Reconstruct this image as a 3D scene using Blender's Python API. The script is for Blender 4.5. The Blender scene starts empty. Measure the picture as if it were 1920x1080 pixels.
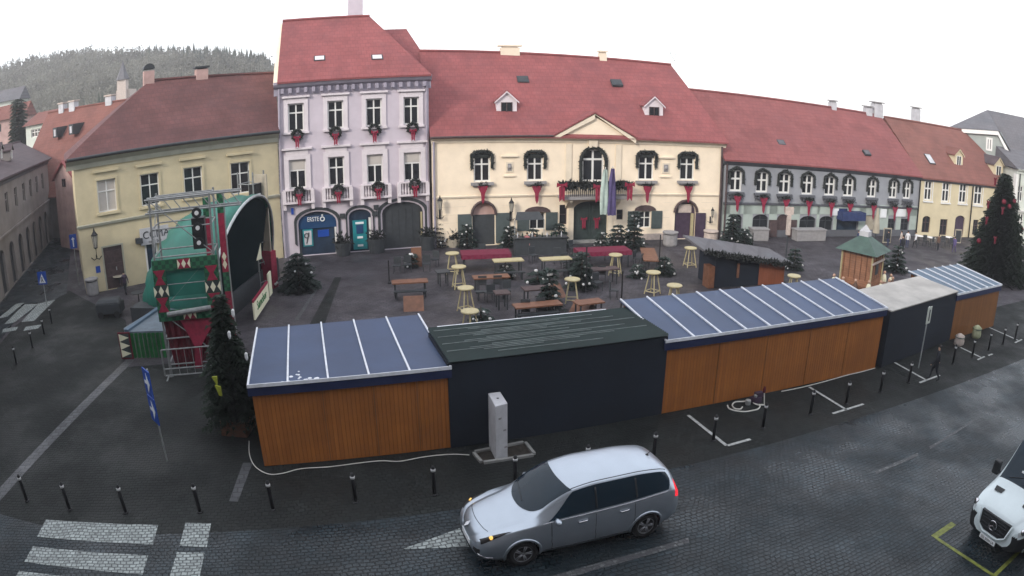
import bpy, bmesh, math, random
import numpy as np
from mathutils import Vector, Matrix
R = math.radians
random.seed(7)
sc = bpy.context.scene
COL = sc.collection
# ------------------------------------------------------------------ camera (wide webcam lens with barrel distortion)
H = 10.0
HAZE = 0.0009
K1, K3, PIT = 0.725, 0.0423, 0.2816
def ray(px, py):
    x = (px-960)/960; y = -(py-540)/960
    r = math.hypot(x, y)+1e-12; th = K1*r+K3*r**3; s = math.sin(th)
    X, Y, F = s*x/r, s*y/r, math.cos(th)
    c, n = math.cos(PIT), math.sin(PIT)
    return (X, F*c+Y*n, Y*c-F*n)
def G(px, py, z=0.0):                     # where the line of sight meets height z
    d = ray(px, py); t = (z-H)/d[2]
    return Vector((d[0]*t, d[1]*t, z))
def AY(px, py, Y):                        # ... meets the plane y = Y
    d = ray(px, py); t = Y/d[1]
    return Vector((d[0]*t, Y, H+d[2]*t))
def HT(base, top):                        # height of something standing at pixel base and reaching pixel top
    g = G(*base); d = ray(*top); t = math.hypot(g.x, g.y)/math.hypot(d[0], d[1])
    return H+t*d[2]
cd = bpy.data.cameras.new('camera'); cam = bpy.data.objects.new('camera', cd); COL.objects.link(cam)
cam.location = (0, 0, H); cam.rotation_euler = (math.pi/2-PIT, 0, 0)
cd.type = 'PANO'; cd.sensor_width = 36; cd.sensor_fit = 'HORIZONTAL'; cd.clip_start = 0.1; cd.clip_end = 3000
cd.panorama_type = 'FISHEYE_LENS_POLYNOMIAL'
cd.fisheye_fov = R(170)
cd.fisheye_polynomial_k0 = 0; cd.fisheye_polynomial_k1 = -K1/18; cd.fisheye_polynomial_k2 = 0
cd.fisheye_polynomial_k3 = -K3/18**3; cd.fisheye_polynomial_k4 = 0
sc.camera = cam
# ------------------------------------------------------------------ world, sun
SUN_EL, SUN_AZ = 26, 215                  # azimuth clockwise from +y
w = bpy.data.worlds.new('World'); sc.world = w; w.use_nodes = True
nt = w.node_tree; bg = nt.nodes['Background']
sky = nt.nodes.new('ShaderNodeTexSky'); sky.sky_type = 'NISHITA'; sky.sun_disc = False
sky.sun_elevation = R(SUN_EL); sky.sun_rotation = R(SUN_AZ); sky.air_density = 1.0; sky.dust_density = 1.0; sky.ozone_density = 1.0
hs = nt.nodes.new('ShaderNodeHueSaturation'); hs.inputs['Saturation'].default_value = 0.55
mx = nt.nodes.new('ShaderNodeMix'); mx.data_type = 'RGBA'; mx.inputs[0].default_value = .62; mx.inputs[7].default_value = (5.6, 5.7, 6.0, 1)   # thin even cloud veil
nt.links.new(sky.outputs[0], hs.inputs['Color']); nt.links.new(hs.outputs[0], mx.inputs[6]); nt.links.new(mx.outputs[2], bg.inputs[0])
bg.inputs[1].default_value = 0.15
sl = bpy.data.lights.new('sun', 'SUN'); sl.energy = 1.1; sl.angle = R(12); sl.color = (1, 0.92, 0.82)
so = bpy.data.objects.new('sun', sl); COL.objects.link(so)
az = R(SUN_AZ); el = R(SUN_EL)
sd = Vector((math.sin(az)*math.cos(el), math.cos(az)*math.cos(el), math.sin(el)))
so.rotation_euler = sd.to_track_quat('Z', 'Y').to_euler(); so.location = (0, 0, 60)
sc.view_settings.view_transform = 'Standard'; sc.view_settings.look = 'None'; sc.view_settings.gamma = 1
sc.view_settings.exposure = 1.2
sc.cycles.max_bounces = 6; sc.cycles.diffuse_bounces = 3; sc.cycles.glossy_bounces = 3; sc.cycles.volume_bounces = 0
sc.cycles.use_denoising = True
# ------------------------------------------------------------------ materials
MATS = {}
def mat(name, base, rough=.8, var=.12, scale=2.0, bump=.15, bscale=30, kind=None, metal=0, spec=.4, emit=None, es=1.0, c2=None, k=1.0, tl=0):
    if name in MATS: return MATS[name]
    m = bpy.data.materials.new(name); m.use_nodes = True; t = m.node_tree; N = t.nodes; L = t.links
    b = N['Principled BSDF']; b.inputs['Roughness'].default_value = rough; b.inputs['Metallic'].default_value = metal
    b.inputs['Specular IOR Level'].default_value = spec
    tc = N.new('ShaderNodeTexCoord')
    co = tc.outputs['Object']
    def mix(a, bb, f, mode='MIX'):
        x = N.new('ShaderNodeMix'); x.data_type = 'RGBA'; x.blend_type = mode
        for s, v in ((0, f), (6, a), (7, bb)):
            if hasattr(v, 'links'): L.new(v, x.inputs[s])
            elif s == 0: x.inputs[0].default_value = v
            else: x.inputs[s].default_value = (*v, 1)
        return x.outputs[2]
    def noise(s, d=4, rgh=.6, vec=None):
        n = N.new('ShaderNodeTexNoise'); n.inputs['Scale'].default_value = s; n.inputs['Detail'].default_value = d; n.inputs['Roughness'].default_value = rgh
        L.new(vec or co, n.inputs['Vector']); return n.outputs[0]
    def ramp(v, a, bb, x0=.35, x1=.65):
        r = N.new('ShaderNodeMapRange'); r.inputs[1].default_value = x0; r.inputs[2].default_value = x1; r.inputs[3].default_value = a; r.inputs[4].default_value = bb
        L.new(v, r.inputs[0]); return r.outputs[0]
    lo = tuple(max(0, c*(1-var)) for c in base); hi = tuple(min(1, c*(1+var)) for c in base)
    col = mix(lo, hi, ramp(noise(scale), 0, 1))
    h = noise(bscale, 2)
    if kind in ('tile', 'plank', 'cobble', 'block', 'checker', 'corr'):
        mp = N.new('ShaderNodeMapping'); L.new(co, mp.inputs['Vector'])
        if kind == 'tile':
            sx = N.new('ShaderNodeSeparateXYZ'); L.new(co, sx.inputs[0]); cb = N.new('ShaderNodeCombineXYZ')
            ad = N.new('ShaderNodeMath'); ad.operation = 'ADD'; L.new(sx.outputs[0], ad.inputs[0])
            L.new(ad.outputs[0], cb.inputs[0]); L.new(sx.outputs[2], cb.inputs[1]); ad.inputs[1].default_value = 0
            br = N.new('ShaderNodeTexBrick'); L.new(cb.outputs[0], br.inputs['Vector']); br.inputs['Scale'].default_value = 1
            br.inputs['Brick Width'].default_value = .34*k; br.inputs['Row Height'].default_value = .27*k; br.inputs['Mortar Size'].default_value = .02
            br.inputs['Color1'].default_value = (1, 1, 1, 1); br.inputs['Color2'].default_value = (.72, .72, .72, 1); br.inputs['Mortar'].default_value = (.45, .45, .45, 1)
            col = mix(col, br.outputs[0], .42, 'MULTIPLY')
            col = mix(col, (base[0]*.5, base[1]*.62, base[2]*.7), ramp(noise(.3, 7, .72), 0, .6, .48, .72))
            col = mix(col, (base[0]*1.25, base[1]*1.6, base[2]*1.6), ramp(noise(.9, 7, .75), 0, .4, .55, .75))
            h = br.outputs[1]; bump = -bump
        if kind == 'plank':
            mp.inputs['Scale'].default_value = (1/(.12*k), 1/(.12*k), .001)
            vx = N.new('ShaderNodeTexWhiteNoise'); vx.noise_dimensions = '1D'
            s2 = N.new('ShaderNodeSeparateXYZ'); L.new(mp.outputs[0], s2.inputs[0]); fl = N.new('ShaderNodeMath'); fl.operation = 'FLOOR'; L.new(s2.outputs[0], fl.inputs[0]); L.new(fl.outputs[0], vx.inputs['W'])
            fr = N.new('ShaderNodeMath'); fr.operation = 'PINGPONG'; fr.inputs[1].default_value = .5; L.new(s2.outputs[0], fr.inputs[0])
            col = mix(col, (base[0]*.62, base[1]*.58, base[2]*.5), ramp(vx.outputs[0], 0, .45, 0, 1))
            gr = N.new('ShaderNodeMapping'); gr.inputs['Scale'].default_value = (18, 18, .7); L.new(co, gr.inputs['Vector'])
            col = mix(col, (base[0]*.5, base[1]*.45, base[2]*.4), ramp(noise(1.5, 5, .7, gr.outputs[0]), 0, .5, .5, .75))
            col = mix(col, tuple(c*.35 for c in base), ramp(fr.outputs[0], .8, 0, 0.0, .07))
            h = ramp(fr.outputs[0], 0, 1, 0, .1)
        if kind == 'cobble':
            n2 = noise(.9, 2); va = N.new('ShaderNodeVectorMath'); va.operation = 'MULTIPLY_ADD'
            nv = N.new('ShaderNodeTexNoise'); nv.inputs['Scale'].default_value = 1.3; L.new(co, nv.inputs['Vector'])
            L.new(nv.outputs['Color'], va.inputs[0]); va.inputs[1].default_value = (.25, .25, 0); L.new(co, va.inputs[2])
            mp.inputs['Rotation'].default_value = (0, 0, R(-18)); L.new(va.outputs[0], mp.inputs['Vector'])
            br = N.new('ShaderNodeTexBrick'); L.new(mp.outputs[0], br.inputs['Vector']); br.inputs['Scale'].default_value = 1
            br.inputs['Brick Width'].default_value = .17*k; br.inputs['Row Height'].default_value = .13*k; br.inputs['Mortar Size'].default_value = .016*k; br.inputs['Mortar Smooth'].default_value = .6
            br.inputs['Color1'].default_value = (1.0, 1.0, 1.0, 1); br.inputs['Color2'].default_value = (.55, .56, .58, 1); br.inputs['Mortar'].default_value = (.3, .3, .3, 1)
            col = mix(col, br.outputs[0], .8, 'MULTIPLY')
            col = mix(col, tuple(c*.45 for c in base), ramp(noise(.22, 8, .72), 0, .6, .45, .68))
            col = mix(col, tuple(min(1, c*2.0) for c in base), ramp(noise(.8, 9, .8), 0, .55, .58, .75))
            col = mix(col, tuple(c*.35 for c in base), ramp(noise(2.6, 6, .8), 0, .5, .6, .72))
            rr = ramp(noise(.35, 5, .6), rough-.28, rough+.12, .4, .6); L.new(rr, b.inputs['Roughness'])
            h = br.outputs[1]; bump = -bump
        if kind == 'block':
            br = N.new('ShaderNodeTexBrick'); sx = N.new('ShaderNodeSeparateXYZ'); L.new(co, sx.inputs[0]); cb = N.new('ShaderNodeCombineXYZ')
            L.new(sx.outputs[0], cb.inputs[0]); L.new(sx.outputs[2], cb.inputs[1]); L.new(cb.outputs[0], br.inputs['Vector'])
            br.inputs['Scale'].default_value = 1; br.inputs['Brick Width'].default_value = .5*k; br.inputs['Row Height'].default_value = .22*k; br.inputs['Mortar Size'].default_value = .012
            br.inputs['Color1'].default_value = (1, 1, 1, 1); br.inputs['Color2'].default_value = (.8, .8, .8, 1); br.inputs['Mortar'].default_value = (.55, .55, .55, 1)
            col = mix(col, br.outputs[0], .7, 'MULTIPLY')
        if kind == 'checker':
            ck = N.new('ShaderNodeTexChecker'); mp.inputs['Location'].default_value = (.013, .013, .013); L.new(mp.outputs[0], ck.inputs['Vector']); ck.inputs['Scale'].default_value = 6.5/k
            ck.inputs['Color1'].default_value = (*base, 1); ck.inputs['Color2'].default_value = (*(c2 or base), 1)
            col = ck.outputs[0]
    if kind == 'zebra':                    # worn paint over setts
        nv = N.new('ShaderNodeTexNoise'); nv.inputs['Scale'].default_value = 1.3; L.new(co, nv.inputs['Vector'])
        va = N.new('ShaderNodeVectorMath'); va.operation = 'MULTIPLY_ADD'; L.new(nv.outputs['Color'], va.inputs[0]); va.inputs[1].default_value = (.25, .25, 0); L.new(co, va.inputs[2])
        mp = N.new('ShaderNodeMapping'); mp.inputs['Rotation'].default_value = (0, 0, R(-18)); L.new(va.outputs[0], mp.inputs['Vector'])
        br = N.new('ShaderNodeTexBrick'); L.new(mp.outputs[0], br.inputs['Vector']); br.inputs['Scale'].default_value = 1
        br.inputs['Brick Width'].default_value = .17; br.inputs['Row Height'].default_value = .13; br.inputs['Mortar Size'].default_value = .02; br.inputs['Mortar Smooth'].default_value = .5
        br.inputs['Color1'].default_value = (1, 1, 1, 1); br.inputs['Color2'].default_value = (.62, .62, .62, 1); br.inputs['Mortar'].default_value = (.16, .16, .17, 1)
        col = mix(col, br.outputs[0], .9, 'MULTIPLY'); col = mix(col, (.05, .05, .055), ramp(noise(5, 8, .8), 0, .8 if k == 1 else 1, .52 if k == 1 else .42, .66 if k == 1 else .52)); h = br.outputs[1]; bump = -bump
    if hasattr(col, 'links'): L.new(col, b.inputs['Base Color'])
    if bump:
        bp = N.new('ShaderNodeBump'); bp.inputs['Strength'].default_value = abs(bump); bp.inputs['Distance'].default_value = .03; bp.invert = bump < 0
        L.new(h, bp.inputs['Height']); L.new(bp.outputs[0], b.inputs['Normal'])
    if emit: b.inputs['Emission Color'].default_value = (*emit, 1); b.inputs['Emission Strength'].default_value = es
    if tl:                                 # thin leaves and twigs let light through
        tr = N.new('ShaderNodeBsdfTranslucent'); ms = N.new('ShaderNodeMixShader'); ms.inputs[0].default_value = tl
        L.new(col, tr.inputs[0]); L.new(b.outputs[0], ms.inputs[1]); L.new(tr.outputs[0], ms.inputs[2]); L.new(ms.outputs[0], N['Material Output'].inputs[0])
    MATS[name] = m; return m
M = dict(
 paving=mat('square_paving', (.074, .067, .076), .68, .3, .6, .5, kind='cobble', k=1.5, spec=.25),
 sett=mat('street_setts', (.019, .030, .037), .48, .45, .8, 1.3, kind='cobble', spec=.35),
 side=mat('sidewalk_setts', (.020, .023, .022), .75, .3, .7, .7, kind='cobble', k=1.1, spec=.2),
 strip=mat('granite_strip', (.085, .088, .095), .6, .2, 1.5, .4, kind='cobble', k=1.8),
 zebra=mat('worn_white_paint', (.36, .40, .39), .6, .15, 3, .5, kind='zebra'), worn=mat('mostly_worn_paint', (.15, .16, .16), .6, .3, 3, .5, kind='zebra', k=.3),
 line=mat('white_line_paint', (.36, .37, .36), .6, .3, 8), yline=mat('yellow_line_paint', (.16, .18, .035), .6, .3, 6),
 earth=mat('dark_earth', (.03, .025, .02), .95, .4, 6, .8, 12),
 cream=mat('cream_plaster', (.86, .73, .56), .9, .05, 1.2, .08, 25), cream2=mat('cream_trim', (.74, .64, .50), .85, .05, 2),
 tile5=mat('weathered_brown_tiles', (.125, .052, .050), .88, .2, .5, .35, kind='tile'), olive=mat('yellow_plaster', (.57, .49, .32), .9, .08, .9, .08, 25), olive2=mat('grey_cornice', (.36, .35, .28), .85, .08, 2),
 lilac=mat('lilac_plaster', (.54, .48, .53), .9, .06, 1, .1, 25), lwhite=mat('white_stucco', (.66, .60, .62), .85, .05, 2, .1), lgrey=mat('lilac_cornice', (.33, .30, .36), .85, .1, 2),
 bgrey=mat('blue_grey_plaster', (.285, .295, .32), .9, .08, .9, .1), bgreen=mat('pale_green_plaster', (.38, .44, .40), .9, .08, .9, .1), bdark=mat('dark_trim', (.10, .105, .12), .8, .1, 3),
 yell=mat('pale_yellow_plaster', (.60, .52, .35), .9, .06, .9, .1), ggrey=mat('green_grey_plaster', (.33, .36, .34), .9, .08, .9), gwhite=mat('white_green_plaster', (.55, .58, .52), .9, .05, 1.5),
 agrey=mat('weathered_grey_plaster', (.22, .20, .19), .9, .15, .6, .1), pinkp=mat('pale_pink_plaster', (.45, .30, .27), .9, .15, 1),
 tile=mat('red_roof_tiles', (.25, .071, .071), .85, .12, .8, .35, kind='tile'), tile2=mat('faded_roof_tiles', (.23, .071, .069), .85, .16, .6, .35, kind='tile'),
 tile3=mat('dark_roof_tiles', (.085, .06, .065), .8, .15, .8, .4, kind='tile'), tile4=mat('slate_roof', (.13, .125, .135), .8, .1, .8, .3, kind='tile'),
 tilebr=mat('brown_roof_tiles', (.20, .078, .062), .8, .16, .6, .5, kind='tile'),
 white=mat('white_paint', (.72, .71, .68), .5, .04, 3, .03), glass=mat('window_glass', (.018, .02, .024), .12, .2, .8, 0, spec=.5), blind=mat('beige_blind', (.50, .46, .42), .8, .05, 2),
 glassb=mat('shop_glass', (.02, .035, .06), .15, .3, 1.5, 0, spec=.5),
 dark=mat('dark_grey_paint', (.035, .04, .045), .6, .15, 4), brown=mat('dark_brown_wood', (.07, .045, .045), .7, .25, 5), purple=mat('dark_purple_wood', (.05, .03, .055), .6, .2, 4),
 shut=mat('grey_green_shutters', (.065, .085, .085), .7, .1, 4), gate=mat('dark_green_gate', (.028, .042, .04), .6, .2, 3),
 blueink=mat('bank_blue', (.012, .05, .13), .4, .1, 2, 0), teal=mat('teal_panel', (.012, .22, .25), .4, .1, 2, 0), signw=mat('sign_white', (.75, .77, .78), .5, .02, 3, 0),
 signb=mat('sign_blue', (.01, .06, .33), .4, .1, 3, 0), redm=mat('muted_red_bow', (.13, .008, .02), .8, .2, 6), red=mat('red_ribbon', (.24, .012, .04), .7, .2, 6), redcloth=mat('red_tablecloth', (.13, .005, .028), .8, .1, 3),
 pine=mat('fir_needles', (.010, .021, .011), .8, .5, 7, 0), pine2=mat('blue_fir_needles', (.022, .036, .030), .8, .5, 7, 0), bark=mat('bark', (.07, .05, .04), .9, .2, 8),
 garl=mat('garland_needles', (.020, .024, .022), .85, .4, 9, 0), 
 bluemet=mat('blue_roof_sheet', (.034, .060, .125), .5, .12, .5, .1, 8, spec=.45), navy=mat('navy_fascia', (.012, .02, .07), .5, .15, 3), seam=mat('white_roof_seam', (.68, .70, .74), .5, .1, 4),
 steelb=mat('pale_blue_roof_sheet', (.075, .12, .17), .55, .12, .7, .1, 8), 
 wood=mat('orange_stained_boards', (.37, .125, .020), .65, .15, .8, .6, kind='plank'), wood2=mat('brown_stained_boards', (.24, .095, .022), .6, .12, .8, .6, kind='plank', k=1.3),
 blackw=mat('black_container_sheet', (.006, .011, .021), .75, .2, .5, .1), dsteel=mat('dull_roof_batten', (.14, .17, .165), .6, .3, 3), corr=mat('green_black_corrugated', (.010, .026, .024), .45, .2, .8, .1), beige=mat('beige_roof_sheet', (.40, .38, .35), .8, .15, .9, .1),
 table=mat('varnished_table_wood', (.17, .075, .042), .5, .2, 4), pale=mat('pale_varnished_wood', (.44, .38, .22), .5, .1, 5), steeld=mat('weathered_truss_steel', (.24, .25, .25), .5, .2, 5, .05, metal=.4), steel=mat('galvanised_steel', (.42, .44, .44), .4, .15, 5, .05, metal=.5),
 black=mat('black_metal', (.012, .012, .014), .5, .2, 5), cap=mat('bollard_cap', (.6, .6, .6), .4, .05, 3, 0), conc=mat('pale_concrete', (.47, .47, .49), .85, .12, 2, .2), concb=mat('grey_bin_stone', (.27, .26, .26), .85, .12, 4, .2),
 tarp=mat('teal_tarpaulin', (.015, .125, .095), .45, .18, .7, .3, 1.5), tarpd=mat('stage_opening_shade', (.004, .010, .012), 1, .1, 2, spec=0), skirt=mat('green_stage_skirt', (.012, .14, .035), .7, .15, 4), 
 check=mat('green_check_cloth', (.008, .055, .03), .8, kind='checker', c2=(.015, .115, .05), bump=0, k=1.0), cushion=mat('grey_stage_deck', (.11, .14, .17), .6, .15, 2),
 creamf=mat('cream_figure', (.72, .70, .52), .7, .05, 4, 0), darkred=mat('dark_red_drape', (.10, .003, .012), .8, .3, 3, .4, 4),
 silver=mat('silver_car_paint', (.43, .48, .54), .30, .03, 2, 0, metal=.75, spec=.6), vanw=mat('white_van_paint', (.62, .70, .72), .3, .03, 2, 0, spec=.5), cglass=mat('car_glass', (.006, .018, .030), .05, .1, 1, 0, spec=.28),
 rubber=mat('tyre_rubber', (.012, .012, .013), .8, .1, 8), rim=mat('alloy_rim', (.30, .31, .33), .35, .1, 4, 0, metal=.7), plast=mat('black_plastic', (.015, .016, .018), .55, .1, 6), chrome=mat('chrome', (.6, .6, .62), .15, .05, 3, 0, metal=1),
 lampo=mat('headlamp_amber', (.5, .3, .1), .2, .2, 4, 0, emit=(1, .55, .12), es=.5), lampd=mat('headlamp_lens', (.02, .018, .018), .35, .4, 9, 0, spec=.25), lampc=mat('headlamp_clear', (.45, .48, .5), .1, .1, 9, 0), tail=mat('tail_lamp', (.55, .01, .02), .2, .1, 3, 0, emit=(1, .03, .05), es=.35),
 hose=mat('pale_hose', (.6, .59, .54), .5, .1, 3, 0), green=mat('hut_green_roof', (.055, .095, .078), .6, .2, 2, .3), brick=mat('hut_boards', (.33, .16, .09), .8, .2, 2, .4, kind='block', k=.6),
 skin=mat('skin', (.45, .28, .2), .6, .05, 5, 0), fdark=mat('dark_clothing', (.012, .014, .02), .85, .3, 4), fblue=mat('navy_clothing', (.03, .04, .09), .85, .2, 4), fwhite=mat('white_clothing', (.6, .6, .62), .85, .1, 4), fred=mat('rose_clothing', (.35, .12, .13), .85, .2, 4), fbr=mat('brown_clothing', (.12, .07, .05), .85, .2, 4), hair=mat('dark_hair', (.02, .015, .012), .8, .2, 9),
 hill=mat('hillside_ground', (.115, .115, .095), .95, .4, .03, .3, 1), bare=mat('bare_wood_canopy', (.175, .17, .14), .95, .4, .035, 0, tl=.45), conif=mat('conifer_canopy', (.085, .10, .08), .95, .3, .05, 0, tl=.35),
 lamp=mat('lantern_glass', (.35, .33, .28), .3, .1, 4, 0), gold=mat('pale_wreath', (.6, .58, .4), .7, .3, 9, 0), yel=mat('yellow_ornament', (.28, .31, .03), .5, .2, 9, 0), orange=mat('orange_panel', (.27, .085, .04), .6, .12, 1, .3, kind='plank'),
 flagg=mat('pale_green_flag', (.42, .52, .47), .8, .1, 3, .1, 4), flagp=mat('violet_flag', (.09, .07, .18), .8, .2, 3, .1, 4), bottle=mat('bottle_glass', (.02, .05, .03), .15, .1, 5, 0), awn=mat('navy_awning', (.02, .035, .11), .7, .2, 3),
 umb=mat('beige_canvas', (.36, .32, .25), .85, .1, 2, .1), stone=mat('stone_curb', (.24, .24, .23), .8, .15, 3, .2), gasb=mat('pale_green_sack', (.36, .38, .24), .8, .2, 5, .3), pinks=mat('pale_pink_sack', (.50, .42, .37), .85, .15, 5, .3),
)
hzm = bpy.data.materials.new('haze_air'); hzm.use_nodes = True; _n = hzm.node_tree.nodes; _n.remove(_n['Principled BSDF'])
_v = _n.new('ShaderNodeVolumePrincipled'); _v.inputs['Color'].default_value = (.93, .93, .97, 1); _v.inputs['Density'].default_value = HAZE; hzm.node_tree.links.new(_v.outputs[0], _n['Material Output'].inputs['Volume'])
# ------------------------------------------------------------------ mesh builder
class MB:
    def __init__(s): s.v = []; s.f = []; s.mi = []; s.m = 0
    def add(s, vs, fs):
        o = len(s.v); s.v += [tuple(v) for v in vs]; s.f += [[i+o for i in f] for f in fs]; s.mi += [s.m]*len(fs); return s
    def box(s, x0, x1, y0, y1, z0, z1, rz=0, piv=None):
        vs = [Vector((x, y, z)) for z in (z0, z1) for x, y in ((x0, y0), (x1, y0), (x1, y1), (x0, y1))]
        if rz:
            p = Vector((*(piv or ((x0+x1)/2, (y0+y1)/2)), 0)); m = Matrix.Rotation(rz, 3, 'Z'); vs = [m@(v-p)+p for v in vs]
        return s.add(vs, [(3, 2, 1, 0), (4, 5, 6, 7), (0, 1, 5, 4), (1, 2, 6, 5), (2, 3, 7, 6), (3, 0, 4, 7)])
    def bar(s, a, b, r, r2=None, n=8, cap=True):
        a = Vector(a); b = Vector(b); d = (b-a)
        if d.length < 1e-6: return s
        q = d.to_track_quat('Z', 'Y'); r2 = r if r2 is None else r2
        vs = [a+q@Vector((r*math.cos(2*math.pi*i/n), r*math.sin(2*math.pi*i/n), 0)) for i in range(n)]+[b+q@Vector((r2*math.cos(2*math.pi*i/n), r2*math.sin(2*math.pi*i/n), 0)) for i in range(n)]
        fs = [(i, (i+1) % n, n+(i+1) % n, n+i) for i in range(n)]
        if cap: fs += [tuple(range(n-1, -1, -1)), tuple(range(n, 2*n))]
        return s.add(vs, fs)
    def tube(s, pts, r, n=6):
        pts = [Vector(p) for p in pts]; o = len(s.v); vs = []; fs = []
        for k, p in enumerate(pts):
            d = (pts[min(k+1, len(pts)-1)]-pts[max(k-1, 0)]); q = d.to_track_quat('Z', 'Y')
            vs += [p+q@Vector((r*math.cos(2*math.pi*i/n), r*math.sin(2*math.pi*i/n), 0)) for i in range(n)]
        for k in range(len(pts)-1):
            # match rings by nearest start to avoid twist
            fs += [(k*n+i, k*n+(i+1) % n, (k+1)*n+(i+1) % n, (k+1)*n+i) for i in range(n)]
        fs += [tuple(range(n-1, -1, -1)), tuple((len(pts)-1)*n+i for i in range(n))]
        return s.add(vs, fs)
    def lathe(s, prof, c=(0, 0, 0), n=16, q=None):
        c = Vector(c); vs = []; fs = []
        for r, z in prof:
            for i in range(n):
                p = Vector((r*math.cos(2*math.pi*i/n), r*math.sin(2*math.pi*i/n), z)); vs.append(c+(q@p if q else p))
        for k in range(len(prof)-1): fs += [(k*n+i, k*n+(i+1) % n, (k+1)*n+(i+1) % n, (k+1)*n+i) for i in range(n)]
        fs += [tuple(range(n-1, -1, -1)), tuple((len(prof)-1)*n+i for i in range(n))]
        return s.add(vs, fs)
    def ball(s, c, r, n=10, sz=1.0):
        return s.lathe([(max(1e-4, r*math.sin(math.pi*k/6)), -r*sz*math.cos(math.pi*k/6)) for k in range(7)], c, n)
    def prism(s, poly, ext):               # 3-D polygon swept along ext
        e = Vector(ext); n = len(poly); a = [Vector(p) for p in poly]
        nn = sum(((a[i]-a[0]).cross(a[(i+1) % n]-a[0]) for i in range(1, n-1)), Vector())
        if nn.dot(e) > 0: a = a[::-1]
        return s.add(a+[p+e for p in a], [tuple(range(n)), tuple(range(2*n-1, n-1, -1))]+[((i+1) % n, i, n+i, n+(i+1) % n) for i in range(n)])
    def torus(s, c, R0, r, q=None, n=24, m=8, a0=0, a1=2*math.pi):
        c = Vector(c); vs = []; fs = []; full = abs(a1-a0-2*math.pi) < 1e-6; nn = n if full else n+1
        for i in range(nn):
            a = a0+(a1-a0)*i/n
            for j in range(m):
                b = 2*math.pi*j/m; p = Vector(((R0+r*math.cos(b))*math.cos(a), (R0+r*math.cos(b))*math.sin(a), r*math.sin(b))); vs.append(c+(q@p if q else p))
        for i in range(n):
            for j in range(m): fs.append((i*m+j, ((i+1) % nn)*m+j, ((i+1) % nn)*m+(j+1) % m, i*m+(j+1) % m))
        return s.add(vs, fs)
    def build(s, name, m, parent=None, smooth=False, bev=0, **props):
        me = bpy.data.meshes.new(name); me.from_pydata(s.v, [], s.f)
        for x in (m if isinstance(m, (list, tuple)) else [m]): me.materials.append(x)
        if any(s.mi): me.polygons.foreach_set('material_index', s.mi)
        if smooth: me.polygons.foreach_set('use_smooth', [True]*len(me.polygons))
        me.update(); o = bpy.data.objects.new(name, me); COL.objects.link(o)
        if parent: o.parent = parent
        if bev:
            b = o.modifiers.new('bevel', 'BEVEL'); b.width = bev; b.segments = 2; b.limit_method = 'ANGLE'
        for k, v in props.items(): o[k] = v
        return o
def E(name, label, cat, loc=(0, 0, 0), rz=0, group=None):
    o = bpy.data.objects.new(name, None); COL.objects.link(o); o.location = loc; o.rotation_euler = (0, 0, rz); o.empty_display_size = .3
    o['label'] = label; o['category'] = cat
    if group: o['group'] = group
    return o
def tag(o, label, cat, group=None):
    o['label'] = label; o['category'] = cat
    if group: o['group'] = group
    return o
def copy_tree(o, label, loc=None, rz=None, group=None, top=True, parent=None, s=None):
    c = o.copy(); COL.objects.link(c); c.parent = parent
    if loc is not None: c.location = loc
    if rz is not None: c.rotation_euler = (0, 0, rz)
    if s: c.scale = (s, s, s)
    if top:
        c['label'] = label
        if group: c['group'] = group
    for ch in list(o.children): copy_tree(ch, None, top=False, parent=c)
    return c
def text(s, size, parent, loc, m, rot=(R(90), 0, 0), ext=.008, name='lettering', align='CENTER'):
    c = bpy.data.curves.new(name, 'FONT'); c.body = s; c.size = size; c.extrude = ext; c.align_x = align; c.align_y = 'CENTER'; c.materials.append(m)
    tmp = bpy.data.objects.new(name, c); me = bpy.data.meshes.new_from_object(tmp); bpy.data.objects.remove(tmp); o = bpy.data.objects.new(name, me); COL.objects.link(o); o.parent = parent; o.location = loc; o.rotation_euler = rot; return o
ORD = ['first', 'second', 'third', 'fourth', 'fifth', 'sixth', 'seventh', 'eighth', 'ninth', 'tenth', 'eleventh', 'twelfth', 'thirteenth', 'fourteenth', 'fifteenth', 'sixteenth', 'seventeenth', 'eighteenth', 'nineteenth', 'twentieth']
# ------------------------------------------------------------------ haze
_b = MB(); _b.box(-700, 700, -65, 620, -2, 75); _o = _b.build('haze', hzm); _o['kind'] = 'stuff'
# ------------------------------------------------------------------ ground
def sheet(name, pts, z, m, **p):
    b = MB(); b.add([(x, y, z) for x, y in pts], [tuple(range(len(pts)))]); o = b.build(name, m, None, **p); o['kind'] = 'structure'; return o
def gp(*pix): return [(G(*p).x, G(*p).y) for p in pix]
big = MB(); big.add([(-1500, -60, 0), (2500, -60, 0), (2500, 2500, 0), (-1500, 2500, 0)], [(0, 1, 2, 3)]); big.build('ground', M['paving'])['kind'] = 'structure'
U = Vector((math.cos(R(17.8)), math.sin(R(17.8)), 0)); V = Vector((-U.y, U.x, 0))
P0 = G(496, 875)                            # near left corner of the first stall
def sv(a, b): p = P0+U*a+V*b; return (p.x, p.y)
sheet('sidewalk', [sv(-40, -3.6), sv(60, -3.6), sv(60, 2.8), sv(-.5, 2.8), sv(-.5, 9), sv(-40, 9)], .004, M['side'])
sheet('side_pavement', gp((0, 930), (250, 660), (235, 600), (130, 545), (100, 560), (30, 610), (-60, 720)), .005, M['side'])
sheet('street', [sv(-60, -16), sv(90, -16), sv(90, -3.3), sv(60, -3.3), sv(22, -3.35), sv(6, -3.3), sv(-2, -3.2), sv(-5.5, -3.1), sv(-9, -2.0), sv(-14, 1.5), sv(-60, 30)], .008, M['sett'])
sheet('side_street', gp((-60, 720), (30, 600), (125, 550), (135, 450), (100, 440), (-40, 600)), .009, M['sett'])
sheet('drainage_strip', gp((240, 672), (252, 676), (0, 940), (-14, 930)), .012, M['strip'])
sheet('granite_strip', gp((456, 868), (474, 868), (446, 942), (430, 940)), .012, M['strip'])
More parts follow.
